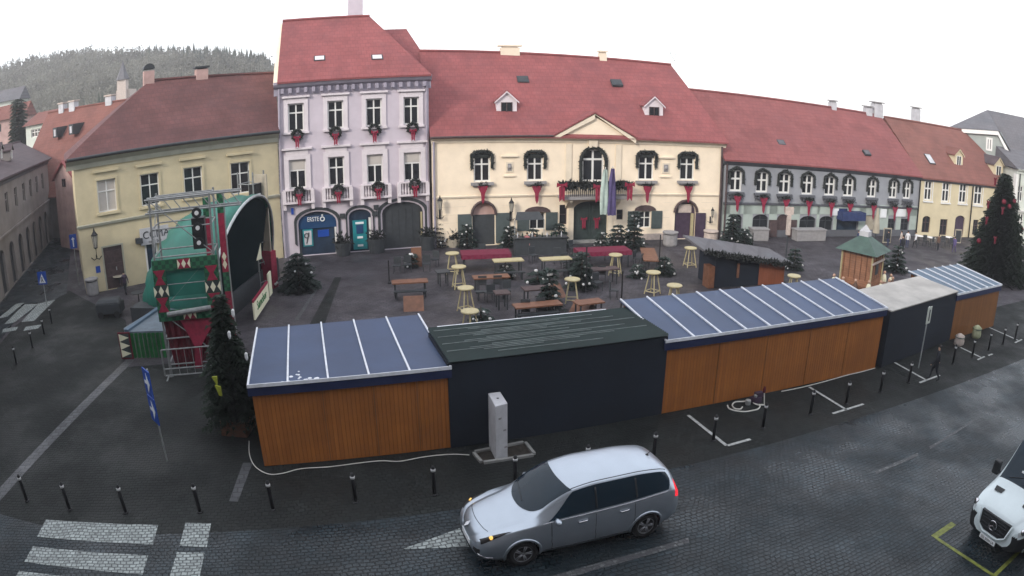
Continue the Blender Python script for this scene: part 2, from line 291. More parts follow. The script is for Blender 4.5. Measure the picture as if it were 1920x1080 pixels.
sheet('granite_strip', gp((600, 530), (604, 530), (560, 600), (552, 600)), .012, M['strip'])
sheet('drainage_strip', gp((628, 520), (640, 520), (608, 610), (580, 610)), .012, M['side'])
def mark(name, pix, m=M['zebra'], z=.014): return sheet(name, gp(*pix), z, m)
for q in ([(86, 975), (297, 985), (287, 1022), (70, 1007)], [(62, 1025), (278, 1042), (268, 1078), (46, 1054)], [(36, 1071), (258, 1092), (250, 1125), (20, 1100)],
          [(348, 981), (396, 982), (388, 1027), (337, 1024)], [(332, 1036), (384, 1037), (374, 1086), (318, 1084)],
          [(46, 571), (72, 570), (26, 606), (8, 608)], [(72, 570), (104, 562), (64, 602), (40, 604)], [(30, 570), (46, 568), (14, 594), (-4, 598)], [(6, 617), (34, 613), (30, 620), (4, 624)], [(48, 613), (78, 609), (72, 616), (44, 621)]):
    mark('crossing_stripe', q)
mark('lane_arrow', [(755, 1030), (862, 991), (880, 1026)])
mark('dashed_line', [(1030, 1082), (1110, 1059), (1290, 1009), (1293, 1018), (1114, 1070), (1036, 1092)], M['worn'])
mark('dashed_line', [(1640, 884), (1720, 850), (1722, 855), (1642, 890)], M['worn'])
mark('dashed_line', [(1742, 838), (1830, 784), (1831, 787), (1744, 843)], M['worn'])
def stroke(name, pix, wd, m, z=.015):
    for (a, b) in zip(pix[:-1], pix[1:]):
        A, B = G(*a), G(*b); d = (B-A).normalized(); n = Vector((-d.y, d.x, 0))*wd/2
        sheet(name, [(A-n)[:2], (B-n)[:2], (B+n)[:2], (A+n)[:2]], z, m); z += .001
for pts in ([(1290, 779), (1362, 836)], [(1364, 836), (1407, 824)], [(1517, 726), (1587, 769)], [(1561, 776), (1619, 758)], [(1677, 680), (1738, 714)], [(1724, 718), (1762, 704)], [(1797, 650), (1842, 672)], [(1833, 675), (1846, 669)], [(1853, 667), (1861, 664)], [(1854, 614), (1912, 640)], [(1903, 643), (1916, 637)]):
    stroke('parking_line', pts, .11, M['line'])
stroke('parking_line', [(1750, 1008), (1788, 982)], .2, M['yline'])
stroke('parking_line', [(1756, 1010), (1870, 1085)], .12, M['yline'], .017)
stroke('parking_line', [(1862, 1082), (1925, 1020)], .12, M['yline'], .018)
# ------------------------------------------------------------------ buildings
class Fr:                                   # a facade: x along it, y into the building, z up
    def __init__(s, gl, gr, name, label, cat='building'):
        s.o = Vector(gl); s.o.z = 0; d = Vector(gr)-s.o; d.z = 0; s.L = d.length; s.u = d.normalized(); s.n = Vector((-s.u.y, s.u.x, 0)); s.a = math.atan2(d.y, d.x)
        s.root = E(name, label, cat, s.o, s.a)
    def P(s, px, py, y=0.0):
        d = Vector(ray(px, py)); c = Vector((0, 0, H)); q = s.o+s.n*y
        t = (q-c).dot(s.n)/d.dot(s.n); p = c+d*t; return ((p-s.o).dot(s.u), p.z)
    def op(s, x0, y0, x1, y1, arch=0, y=0.0):     # pixel rectangle -> opening
        xm, ym = (x0+x1)/2, (y0+y1)/2
        return [s.P(x0, ym, y)[0], s.P(x1, ym, y)[0], s.P(xm, y1, y)[1], s.P(xm, y0, y)[1], arch]
def wall(fr, W, zl, zr, ops, m, depth=.28, thick=9.0, x0=0.0, name='wall', gable=None):
    b = MB(); zt = lambda x: zl+(zr-zl)*(x-x0)/(W-x0)
    ops = [o for o in ops if o[1] > x0 and o[0] < W]
    for o in ops: o[2] = max(o[2], .02)
    xs = sorted({x0, W} | {round(v, 4) for o in ops for v in o[:2]}); zs = sorted({0.0} | {round(v, 4) for o in ops for v in o[2:4]}); top = max(zs)
    def inside(x, z): return any(o[0] < x < o[1] and o[2] < z < o[3] for o in ops)
    for i in range(len(xs)-1):
        for j in range(len(zs)):
            za = zs[j]; zb = zs[j+1] if j+1 < len(zs) else None
            if zb is not None:
                if inside((xs[i]+xs[i+1])/2, (za+zb)/2): continue
                b.add([(xs[i], 0, za), (xs[i+1], 0, za), (xs[i+1], 0, zb), (xs[i], 0, zb)], [(0, 1, 2, 3)])
            else:
                b.add([(xs[i], 0, za), (xs[i+1], 0, za), (xs[i+1], 0, zt(xs[i+1])), (xs[i], 0, zt(xs[i]))], [(0, 1, 2, 3)])
    for X0, X1, Z0, Z1, ar in ops:
        b.add([(X0, 0, Z0), (X1, 0, Z0), (X1, depth, Z0), (X0, depth, Z0)], [(0, 3, 2, 1)][::1])
        b.add([(X0, 0, Z0), (X0, depth, Z0), (X0, depth, Z1-ar), (X0, 0, Z1-ar)], [(0, 1, 2, 3)])
        b.add([(X1, 0, Z0), (X1, depth, Z0), (X1, depth, Z1-ar), (X1, 0, Z1-ar)], [(3, 2, 1, 0)])
        if not ar: b.add([(X0, 0, Z1), (X1, 0, Z1), (X1, depth, Z1), (X0, depth, Z1)], [(0, 1, 2, 3)])
        else:
            n = 10; arc = [((X0+X1)/2-(X1-X0)/2*math.cos(math.pi*k/n), Z1-ar+ar*math.sin(math.pi*k/n)) for k in range(n+1)]
            for k in range(n):
                (a, c), (d, e) = arc[k], arc[k+1]
                b.add([(a, 0, c), (d, 0, e), (d, 0, Z1), (a, 0, Z1)], [(0, 1, 2, 3)]); b.add([(a, 0, c), (d, 0, e), (d, depth, e), (a, depth, c)], [(0, 1, 2, 3)])
    b.add([(x0, 0, 0), (x0, thick, 0), (x0, thick, zl), (x0, 0, zl), (W, 0, 0), (W, thick, 0), (W, thick, zr), (W, 0, zr)], [(0, 3, 2, 1)[::-1], (4, 5, 6, 7), (1, 5, 6, 2)])
    b.add([(x0, 0, zl), (W, 0, zr), (W, thick, zr), (x0, thick, zl)], [(0, 1, 2, 3)])
    return b.build(name, m, fr.root)
def window(root, o, y=.12, fm=None, cross=.62, mull=1, blind=0, fw=.07, gm=None, name='window', arch=None, bars=0):
    X0, X1, Z0, Z1, ar = o; fm = fm or M['white']; b = MB(); d0, d1 = y, y+.06
    b.box(X0, X0+fw, d0, d1, Z0, Z1); b.box(X1-fw, X1, d0, d1, Z0, Z1); b.box(X0+fw, X1-fw, d0, d1, Z0, Z0+fw); b.box(X0+fw, X1-fw, d0, d1, Z1-fw, Z1)
    zc = Z0+(Z1-Z0)*cross; e = d0-.008
    if cross: b.box(X0+fw, X1-fw, e, d1, zc-fw*.5, zc+fw*.5)
    for i in range(mull):
        xm = X0+(X1-X0)*(i+1)/(mull+1); b.box(xm-fw*.5, xm+fw*.5, e-.006, d1, Z0+fw, (zc-fw*.5) if cross and bars == 1 else Z1-fw)
    f = b.build(name, fm, root)
    g = MB(); g.box(X0+.01, X1-.01, d1-.02, d1+.03, Z0+.01, Z1-.01); g.build('pane', gm or M['glass'], f)
    if blind:
        q = MB(); q.box(X0+fw, X1-fw, d0-.02, d1-.025, zc+fw*.6, Z1-fw); q.build('blind', M['blind'], f)
    return f
def surround(root, o, w=.18, proud=.06, m=None, hood=True, sill=True, name='window_surround', ext=.12, hz=.16):
    X0, X1, Z0, Z1, ar = o; b = MB()
    b.box(X0-w, X0-.004, -proud, .03, Z0-.02, Z1); b.box(X1+.004, X1+w, -proud, .03, Z0-.02, Z1); b.box(X0-w, X1+w, -proud, .03, Z1+.004, Z1+w)
    if hood: b.box(X0-w-ext, X1+w+ext, -proud-.12, .02, Z1+w+hz, Z1+w+hz+.12); b.box(X0-w*.6, X1+w*.6, -proud+.03, .02, Z1+w+.004, Z1+w+hz)
    if sill: b.box(X0-w-.06, X1+w+.06, -proud-.08, .02, Z0-.16, Z0-.024)
    return b.build(name, m or M['white'], root)
def cornice(fr, x0, x1, zl, zr, prof, m, name='cornice'):
    b = MB(); n = len(prof); b.add([(x0, -p, zl+z) for p, z in prof]+[(x1, -p, zr+z) for p, z in prof], [(i, (i+1) % n, n+(i+1) % n, n+i) for i in range(n)]+[tuple(range(n-1, -1, -1)), tuple(range(n, 2*n))])
    return b.build(name, m, fr.root)
CP = [(0, -.35), (.08, -.35), (.12, -.15), (.3, -.02), (.34, .02), (.34, .14), (0, .14)]
def roof(fr, name, eave, ridge, depth, m, over=.35, root=None, rid2=None):
    """eave: (xl, zl, xr, zr) at y=-over; ridge: (xl, zl, xr, zr, y); closed solid"""
    xl, zl, xr, zr = eave; a, za, c, zc, y = ridge; yb = depth
    b = MB(); b.add([(xl, -over, zl), (xr, -over, zr), (xr, yb, zr), (xl, yb, zl), (a, y, za), (c, y, zc), (xl, -over, zl-.12), (xr, -over, zr-.12), (xr, yb, zr-.12), (xl, yb, zl-.12)],
          [(0, 1, 5, 4), (1, 2, 5), (2, 3, 4, 5), (3, 0, 4), (6, 7, 1, 0), (7, 8, 2, 1), (8, 9, 3, 2), (9, 6, 0, 3), (9, 8, 7, 6)])
    o = b.build(name, m, root or fr.root)
    t = MB(); t.bar((a, y, za+.04), (c, y, zc+.04), .11, n=6); t.build('ridge_tiles', m, o)
    return o
def chimney(rf, x, y, z0, z1, w, d, m, capm=None, round_=False):
    b = MB(); b.box(x-w/2, x+w/2, y-d/2, y+d/2, z0, z1); c = b.build('chimney', m, rf); k = MB()
    if round_:
        k.add([(x+w*.55*math.cos(math.pi*i/8), y-d*.55, z1+.12+w*.5*math.sin(math.pi*i/8)) for i in range(9)]+[(x+w*.55*math.cos(math.pi*i/8), y+d*.55, z1+.12+w*.5*math.sin(math.pi*i/8)) for i in range(9)], [(i, i+1, i+10, i+9) for i in range(8)]+[tuple(range(9)), tuple(range(17, 8, -1))])
    else: k.box(x-w*.62, x+w*.62, y-d*.62, y+d*.62, z1+.08, z1+.2); k.box(x-w*.4, x+w*.4, y-d*.4, y+d*.4, z1, z1+.08)
    k.build('chimney_cap', capm or M['dark'], rf)
def dormer(rf, fr, px, m, y, w, h, tilem, gm=None):
    """gabled dormer; front at local y, px = pixel of its sill centre"""
    x, z = fr.P(*px, y); b = MB()
    hw = w/2; wh = h*.68
    b.prism([(x-hw, y, z), (x+hw, y, z), (x+hw, y, z+wh), (x, y, z+h), (x-hw, y, z+wh)], (0, 2.6, 0)); d = b.build('dormer', m, rf)
    t = MB(); e = .14
    for sgn in (-1, 1):
        A = Vector((x, y-e, z+h+.06)); B = Vector((x+sgn*(hw+e), y-e, z+wh-.06)); t.prism([A, B, B+Vector((0, 0, .09)), A+Vector((0, 0, .09))], (0, 2.8, 0))
    t.build('dormer_roof', tilem, rf)
    t2 = MB()
    for sgn in (-1, 1):
        A = Vector((x, y-e-.02, z+h-.02)); B = Vector((x+sgn*(hw+e), y-e-.02, z+wh-.14)); t2.prism([A, B, B+Vector((0, 0, .1)), A+Vector((0, 0, .1))], (0, .04, 0))
    t2.build('dormer_trim', m, rf)
    window(rf, [x-hw*.55, x+hw*.55, z+.12, z+wh*.95, 0], y=y-.05, cross=0, mull=1, fw=.05, fm=gm or M['brown'], name='dormer_window')
def skylight(rf, fr, eave, ridge, px, w=.8, h=1.0, m=None):
    # lies on the front slope: slope from (y=-.35, z=eave) to (y=ry, z=ridge)
    ze, zr, ry = eave, ridge[0], ridge[1]; best = None
    for k in range(1, 200):
        y = -.35+(ry+.35)*k/200; x, z = fr.P(*px, y); zz = ze+(zr-ze)*(y+.35)/(ry+.35)
        if best is None or abs(z-zz) < best[0]: best = (abs(z-zz), x, y, zz)
    _, x, y, z = best; a = math.atan2(zr-ze, ry+.35); c, s = math.cos(a), math.sin(a)
    def slab(u0, u1, v0, v1, n0, n1): return [(x+u, y+v*c-nn*s, z+v*s+nn*c) for nn in (n0, n1) for u, v in ((u0, v0), (u1, v0), (u1, v1), (u0, v1))]
    F = [(3, 2, 1, 0), (4, 5, 6, 7), (0, 1, 5, 4), (1, 2, 6, 5), (2, 3, 7, 6), (3, 0, 4, 7)]
    b = MB(); b.add(slab(-w/2, w/2, -h/2, h/2, -.05, .10), F); f = b.build('skylight', M['dark'], rf)
    g = MB(); g.add(slab(-w/2+.08, w/2-.08, -h/2+.08, h/2-.08, .08, .12), F); g.build('skylight_pane', m or M['lwhite'], f)
def pipe(fr, x, z0, z1, m=None, r=.07): b = MB(); b.bar((x, -.12, z0), (x, -.12, z1), r); b.build('downpipe', m or M['dark'], fr.root)
def garl(b, pts, r, n, seed=0, ln=.12):    # needle clumps along a path
    rr = random.Random(seed)
    for _ in range(n):
        k = rr.random()*(len(pts)-1); i = int(k); p = Vector(pts[i]).lerp(Vector(pts[i+1]), k-i)
        d = Vector((rr.gauss(0, 1), rr.gauss(0, 1)-.3, rr.gauss(0, 1))).normalized(); p += d*r*rr.random(); e = Vector((rr.gauss(0, 1), rr.gauss(0, 1), rr.gauss(0, 1))).normalized()*ln*.35
        b.add([p-e, p+e, p+d*ln], [(0, 1, 2)]); b.add([p-e, p+d*ln*.7+e.cross(d), p+e.cross(d)], [(0, 1, 2)])
def funnel(b, x, y, z, s=1.0):             # gathered bow that narrows to a tail
    for k, (w0, w1, a, c) in enumerate(((.30, .24, .12, -.12), (.22, .12, -.12, -.34), (.12, .09, -.34, -.78), (.09, .01, -.78, -.98))):
        b.prism([(x-w0*s, y, z+a*s), (x-w1*s, y, z+c*s), (x+w1*s, y, z+c*s), (x+w0*s, y, z+a*s)], (0, -.05-.008*(k % 2), 0))
def ribbon(b, x, y, z, s=1.0):             # bow with two tails
    for sg in (-1, 1):
        b.prism([(x, y, z), (x+sg*.26*s, y, z+.15*s), (x+sg*.28*s, y, z-.10*s)], (0, -.06, 0))
        b.prism([(x+sg*.02*s, y, z-.03*s), (x+sg*.16*s, y, z-.1*s), (x+sg*(.13)*s, y, z-.85*s), (x+sg*.01*s, y, z-.7*s)], (0, -.05, 0))
    b.box(x-.07*s, x+.07*s, y-.08, y, z-.07*s, z+.07*s)
def wreath(fr, px, r, label, group, s=1.0, ring=True, y=-.16):
    x, z = fr.P(*px, y); p = fr.o+fr.u*x+fr.n*y; t = E('wreath' if ring else 'ribbon_bow', label, 'wreath' if ring else 'bow', (p.x, p.y, z), fr.a, group)
    if ring:
        b = MB(); garl(b, [(r*.72*math.cos(k*math.pi/8), 0, r*.72*math.sin(k*math.pi/8)) for k in range(17)], r*.28, 170, int(px[0]), .16)
        b.torus((0, 0, 0), r*.72, r*.2, Vector((0, 1, 0)).to_track_quat('Z', 'Y'), 14, 6); b.build('ring', M['garl'], t)
    b = MB(); (funnel if s == 1.35 else ribbon)(b, 0, -.1, -.35*r if ring else 0, 1.05 if s == 1.35 else s); b.build('ribbon', M['red'], t)
    if s == 1.35: b = MB(); garl(b, [(-.25, -.05, .2), (.25, -.05, .2)], .16, 90, int(px[0]), .16); b.build('greenery', M['garl'], t)
# ---- yellow corner house on the left
Y = Fr(G(163, 552), G(532, 483), 'corner_house', 'yellow two-storey corner house with hipped red tile roof and grey cornice, on the left')
zl = Y.P(141, 297)[1]; zr = Y.P(513, 254)[1]; yz = (zl+zr)/2; zl = zr = yz
ow = [Y.op(183, 336, 218, 397), Y.op(264, 325, 299, 385), Y.op(345, 313, 380, 369), Y.op(433, 304, 469, 363)]
od = Y.op(197, 461, 232, 537); od[2] = .02; o2 = Y.op(272, 428, 296, 515); o2[2] = .02
o3 = Y.op(430, 415, 460, 480)
wall(Y, Y.L, zl, zr, ow+[od, o2, o3], M['olive'])
for i, o in enumerate(ow):
    window(Y.root, o, cross=.64, gm=M['blind'] if i == 0 else None); surround(Y.root, o, .12, .05, M['olive'], sill=True, hz=.35)
window(Y.root, o3, cross=.6)
b = MB(); b.box(od[0], od[1], .1, .2, od[2], od[3]-.02); d = b.build('door', M['brown'], Y.root); k = MB()
for i in (0, 1):
    for j in (0, 1, 2): k.box(od[0]+.1+i*(od[1]-od[0]-.1)/2, od[0]+(i+1)*(od[1]-od[0]-.1)/2, .07, .1, .2+j*.75, .8+j*.75)
k.build('door_panel', M['brown'], d); k = MB(); k.bar((od[0]+.75, .04, 1.1), (od[0]+.75, .04, 1.3), .03); k.build('handle', M['steel'], d); surround(Y.root, od, .1, .04, M['olive2'], False, False, 'door_surround')
b = MB(); b.box(o2[0], o2[1], .1, .2, .02, o2[3]); d = b.build('door', M['glassb'], Y.root); b = MB(); b.box(o2[0], o2[0]+.12, .02, .1, .02, o2[3]); b.box(o2[1]-.12, o2[1], .02, .1, .02, o2[3]); b.build('door_frame', M['white'], d)
cornice(Y, -.5, Y.L, zl, zr, [(0, -.55), (.1, -.55), (.14, -.28), (.34, -.1), (.42, -.02), (.42, .1), (0, .1)], M['olive2'])
bz = Y.P(144, 428)[1]; cornice(Y, -.1, Y.L, bz, bz, [(0, -.08), (.1, -.08), (.14, .06), (0, .1)], M['olive2'], 'string_course')
ra = Y.P(280, 152, 5.2); rb = Y.P(508, 138, 5.2); rz_ = (ra[1]+rb[1])/2
rf = roof(Y, 'roof', (-.55, zl+.1, Y.L, zr+.1), (ra[0], ra[1], rb[0]+.3, rb[1], 5.2), 10.4, M['tile5'], .45)
for q, wd, hh, rd in (((279, 158), .75, 1.2, True), ((378, 146), .85, .8, False)):
    x, z = Y.P(*q, 5.2); chimney(rf, x, 5.3, z-.8, z+hh*.75, wd, .7, M['pinkp'], M['dark'], rd)
x, z = Y.P(317, 243, 2.0); b = MB(); b.add([(x+.5*math.cos(math.pi*i/8), 1.6, z+.28*math.sin(math.pi*i/8)) for i in range(9)]+[(x+.9*math.cos(math.pi*i/8), 3.4, z+.9) for i in range(9)], [(i, i+1, i+10, i+9) for i in range(8)]+[tuple(range(9))]); b.build('roof_vent', M['tile3'], rf)
b = MB(); b.bar((-.42, -.5, zl+.1), (Y.L, -.5, zr+.1), .09); b.build('gutter', M['dark'], Y.root)
def lantern(fr, px, label, grp='wall lanterns on the facades', s=1.0):
    x, z = fr.P(*px, -.5); p = fr.o+fr.u*x-fr.n*.5; t = E('wall_lantern', label, 'lantern', (p.x, p.y, z), fr.a, grp); t.scale = (s, s, s)
    b = MB(); b.tube([(0, .5, -.75), (0, .25, -.95), (0, 0, -.8), (0, 0, -.35)], .03); b.tube([(-.3, .45, -.9), (-.15, .2, -1.0), (0, 0, -.9), (.15, .2, -1.0), (.3, .45, -.9)], .025); b.box(-.07, .07, .44, .5, -1.1, -.4); b.build('bracket', M['black'], t)
    b = MB(); b.lathe([(.1, -.33), (.17, .25), (.17, .28)], n=6); b.build('lamp_glass', M['lamp'], t)
    b = MB(); b.lathe([(.2, .28), (.2, .3), (.06, .5), (.03, .62), (.001, .7)], n=6); b.lathe([(.05, -.4), (.12, -.35), (.12, -.32)], n=6)
    for i in range(6):
        a = math.pi*i/3; b.bar((.1*math.cos(a), .1*math.sin(a), -.33), (.175*math.cos(a), .175*math.sin(a), .28), .012, n=4)
    b.build('lamp_cage', M['black'], t)
lantern(Y, (178, 452), 'black wall lantern on the yellow corner house left of its brown door', s=1.15)
x, z = Y.P(290, 441, -.3); sg = E('shop_sign', 'white shop sign lettered CCMA over the dark doorway beside the stage', 'sign', Y.o+Y.u*x-Y.n*.25+Vector((0, 0, z)), Y.a)
b = MB(); b.box(-.95, .95, 0, .1, -.5, .5); b.build('board', M['conc'], sg); text('CCMA', .62, sg, (.1, -.01, .06), M['dark']); text('caffe bar', .25, sg, (0, -.01, -.34), M['dark'])
x, z = Y.P(184, 505, 0); b = MB(); b.box(x-.15, x+.15, -.03, 0, z-.2, z+.2); b.build('wall_plate', M['signb'], Y.root)
x, z = Y.P(262, 450, 0); b = MB(); b.box(x-.3, x+.15, -.4, 0, z-.15, z+.15); b.build('wall_unit', M['dark'], Y.root)
# ---- lilac house with the bank
L = Fr(G(534, 483), G(808, 462.5), 'bank_house', 'lilac three-storey house with stuccoed windows, steep red roof and a bank on the ground floor')
zl = L.P(512, 152)[1]; zr = L.P(813, 150)[1]; zl = zr = (zl+zr)/2
up = [L.op(540, 191, 570, 246), L.op(614, 189, 644, 241), L.op(686, 186, 716, 236), L.op(756.5, 183, 785.5, 234)]
lo = [L.op(542, 299, 574, 354), L.op(616, 296, 646, 349), L.op(688, 289, 718, 343), L.op(757, 283, 789, 338)]
for S in (up, lo):
    z0 = sum(o[2] for o in S)/4; z1 = sum(o[3] for o in S)/4
    for o in S: o[2], o[3] = z0, z1
ar = [L.op(560, 396, 632, 481, .75), L.op(655, 392, 697, 475, .45), L.op(717, 378, 794, 468, .7)]
for o in ar: o[2] = .02
wall(L, L.L, zl, zr, up+lo+ar, M['lilac'])
for i, o in enumerate(up): window(L.root, o, cross=.66, fw=.09); surround(L.root, o, .26, .08, M['lwhite'], hz=.1)
for i, o in enumerate(lo):
    window(L.root, o, cross=.62, blind=(i != 1), fw=.09); surround(L.root, o, .3, .1, M['lwhite'], hz=.32, sill=False)
    b = MB(); zz = o[2]-.1; X0, X1 = o[0]-.42, o[1]+.42
    b.box(X0, X1, -.34, 0, zz-.0, zz+.07); b.box(X0-.06, X1+.06, -.38, 0, zz-.82, zz-.7)
    for x in np.linspace(X0+.3, X1-.3, 8): b.lathe([(.04, zz-.7), (.075, zz-.5), (.035, zz-.25), (.055, zz)], (x, -.25, 0), 6)
    for x in (X0+.06, X1-.06): b.box(x-.12, x+.12, -.35, -.002, zz-.7, zz); b.box(x-.1, x+.1, -.26, -.002, zz-1.2, zz-.82)
    b.build('balustrade', M['lwhite'], L.root)
cornice(L, -.25, L.L+.15, zl, zr, [(0, -.75), (.05, -.75), (.08, -.32), (.3, -.2), (.42, -.05), (.42, .12), (0, .12)], M['lgrey'])
for x in np.linspace(.3, L.L-.3, 19): b = MB(); b.box(x-.1, x+.1, -.3, -.08, zl-.62, zl-.3); b.build('bracket', M['lgrey'], L.root)
pipe(L, L.L-.15, 0, zl-.3, M['lgrey']); pipe(L, .1, 0, zl-.3, M['lgrey'])
ra = L.P(503, 37, 6); rb = L.P(693, 36, 6)
rf = roof(L, 'roof', (0, zl+.12, L.L+.1, zr+.12), (0.02, (ra[1]+rb[1])/2, rb[0], (ra[1]+rb[1])/2, 6), 12, M['tile'], .5)
ew = zl+.12; er = ((ra[1]+rb[1])/2, 6)
for q in ((599, 111), (707, 109)): skylight(rf, L, ew, er, q, .75, .6)
p1 = L.P(700, 56, 9); p2 = L.P(762, 57, 9); b = MB()
b.add([(p1[0]-2, 4, ew), (L.L+1.3, 4, ew), (L.L+1.3, 14, ew), (p1[0]-2, 14, ew), (p1[0]-2, 9, p1[1]), (p2[0], 9, p1[1])], [(0, 1, 5, 4), (1, 2, 5), (2, 3, 4, 5), (3, 0, 4), (3, 2, 1, 0)]); b.build('rear_roof', M['tile'], rf)
x, z = L.P(666, 34, 6.4); chimney(rf, x, 6.5, z-.6, z+2.6, 1.05, .9, M['lilac'], M['lgrey'])
g = MB(); zz = (ra[1]+rb[1])/2-.15; g.prism([(-.01, -.05, zl), (-.01, 12, zl), (-.01, 6, zz)], (-.28, 0, 0)); g.build('gable_wall', M['cream'], L.root)
# bank fronts
a0, a1, a2 = ar
def panel(root, name, x0, x1, y0, y1, z0, z1, m): b = MB(); b.box(x0, x1, y0, y1, z0, z1); return b.build(name, m, root)
panel(L.root, 'bank_front', a0[0], a0[1], .2, .3, .02, a0[3], M['glassb'])
panel(L.root, 'fascia', a0[0]+.02, a0[1]-.02, .12, .199, a0[3]-1.1, a0[3]-.3, M['blueink'])
x, z = L.P(587, 411.5, .1); tx = text('ERSTE', .40, L.root, (x, .10, z), M['signw']); tx.scale = (.72, 1, 1); x, z = L.P(604.5, 410.5, .1)
b = MB(); b.torus((x, .09, z), .13, .035, Vector((0, 1, 0)).to_track_quat('Z', 'Y'), 14, 6); b.ball((x, .09, z+.24), .06, 8); b.build('emblem', M['signw'], L.root)
o = L.op(568, 430, 587, 462, y=.1); pf = panel(L.root, 'poster', o[0], o[1], .1, .16, o[2], o[3], M['teal']); panel(pf, 'poster_picture', o[0]+.09, o[1]-.09, .07, .099, o[2]+.09, o[3]-.09, M['conc'])
b = MB(); xc, zc = (o[0]+o[1])/2, (o[2]+o[3])/2; b.torus((xc-.08, .06, zc+.15), .14, .035, Vector((0, 1, 0)).to_track_quat('Z', 'Y'), 12, 5); b.bar((xc+.08, .06, zc+.35), (xc-.1, .06, zc-.35), .04, n=5); b.build('poster_figure', M['dark'], pf)
o = L.op(596, 431, 617, 444, y=.1); panel(L.root, 'notice_panel', o[0], o[1], .14, .18, o[2], o[3], M['signb'])
for xx in (a0[0]+.02, a0[1]-.14): panel(L.root, 'door_jamb', xx, xx+.12, .05, .199, .02, a0[3]-1.1, M['white'] if xx > a0[0]+1 else M['dark'])
panel(L.root, 'bank_machine_wall', a1[0], a1[1], .2, .3, .02, a1[3], M['glassb'])
o = L.op(662, 413, 688, 467, y=.1); am = panel(L.root, 'cash_machine', o[0], o[1], .06, .199, o[2], o[3], M['teal'])
W_, H_ = o[1]-o[0], o[3]-o[2]
panel(am, 'screen', o[0]+W_*.25, o[1]-W_*.25, .03, .059, o[2]+H_*.55, o[3]-H_*.15, M['blueink']); panel(am, 'keypad', o[0]+W_*.3, o[1]-W_*.3, .02, .059, o[2]+H_*.38, o[2]+H_*.45, M['signw']); panel(am, 'header', o[0]+W_*.2, o[1]-W_*.2, .03, .059, o[3]-H_*.12, o[3]-H_*.05, M['signw']); panel(am, 'slot', o[0]+W_*.3, o[1]-W_*.3, .03, .059, o[2]+H_*.1, o[2]+H_*.17, M['signw'])
panel(L.root, 'door_jamb', a1[1]-.16, a1[1]-.02, .03, .199, .02, a1[3]-.6, M['white'])
gt = panel(L.root, 'gate', a2[0], a2[1], .2, .3, .02, a2[3], M['dark']); b = MB()
for i in range(6): x = a2[0]+(a2[1]-a2[0])*(i+.5)/6; b.box(x-.02, x+.02, .17, .2, .1, a2[3]-.5)
b.build('gate_ribs', M['dark'], gt); panel(L.root, 'door_jamb', a2[1]-.16, a2[1]-.06, .03, .199, .02, a2[3]-.75, M['pale'])
b = MB()
for o in ar:
    n = 12; xm = (o[0]+o[1])/2; hw = (o[1]-o[0])/2; az_ = o[3]-o[4]
    path = [(o[0]-.1, az_-1.4)]+[(xm-(hw+.1)*math.cos(math.pi*k/n), az_+(o[4]+.1)*math.sin(math.pi*k/n)) for k in range(n+1)]+[(o[1]+.1, az_-1.4)]
    for (p, q) in zip(path[:-1], path[1:]): b.add([(p[0], -.06, p[1]), (q[0], -.06, q[1]), (q[0], .02, q[1]), (p[0], .02, p[1]), (xm+(p[0]-xm)*1.12, -.06, p[1]+.16), (xm+(q[0]-xm)*1.12, -.06, q[1]+.16), (xm+(q[0]-xm)*1.12, .02, q[1]+.16), (xm+(p[0]-xm)*1.12, .02, p[1]+.16)], [(0, 1, 5, 4), (4, 5, 6, 7), (1, 0, 3, 2)])
b.build('arch_trim', M['dark'], L.root)
o = L.op(546, 390, 550.5, 402, y=-.05); b = MB(); b.box(o[0], o[1], -.1, 0, o[2], o[3]); b.build('wall_plate', M['signb'], L.root)
for q in ((642, 404), (702, 400), (705, 388)):
    x, z = L.P(*q); b = MB(); b.box(x-.16, x+.16, -.18, 0, z-.14, z+.14); b.build('wall_box', M['dark'], L.root)
for i, q in enumerate(((557, 253), (629, 248), (702, 243), (774, 240))): wreath(L, q, .42, 'red-bowed wreath under the %s top-floor window from the left, lilac house' % ORD[i], 'wreaths on the lilac house', .8)
for i, q in enumerate(((561, 361), (634, 357), (709, 351), (778, 346))): wreath(L, q, .42, 'red-bowed wreath on the %s balustrade from the left, lilac house' % ORD[i], 'wreaths on the lilac house', .8, y=-.42)
# ---- town hall
T = Fr(G(813, 464), G(1347, 447), 'town_hall', 'long cream two-storey town hall with pediment, balcony, dark gate and red tile roof')
zs = [T.P(815, 262)[1], T.P(1100, 262)[1], T.P(1355, 271)[1]]; zl = (zs[0]*2+zs[1])/3+.1; zr = (zs[1]+zs[2])/2
zz = lambda x: zl+(zr-zl)*x/T.L
tw = [T.op(888, 288, 919, 341), T.op(988, 288, 1018, 339), T.op(1197, 288, 1226, 338), T.op(1275, 290, 1302, 338)]
cw = T.op(1091, 279, 1133, 341, .85)
gd = T.op(886, 380, 928, 458, .8); gate = T.op(1075, 377, 1139, 456, .55); rd = T.op(1265, 378, 1304, 448, .75)
for o in (gd, gate, rd): o[2] = .02
gw = [T.op(993, 399, 1022, 430), T.op(1198, 396, 1220, 427)]; sw = [T.op(1049, 384, 1063, 421), T.op(1156, 393, 1168, 412)]
wall(T, T.L, zl, zr, tw+[cw, gd, gate, rd]+gw+sw, M['cream'])
for o in tw: window(T.root, o, cross=.62, fw=.1)
window(T.root, cw, cross=.68, fw=.13)
for o in gw: window(T.root, o, cross=.6, fw=.06)
for o in sw: window(T.root, o, cross=.5, mull=0, fw=.05, fm=M['brown'])
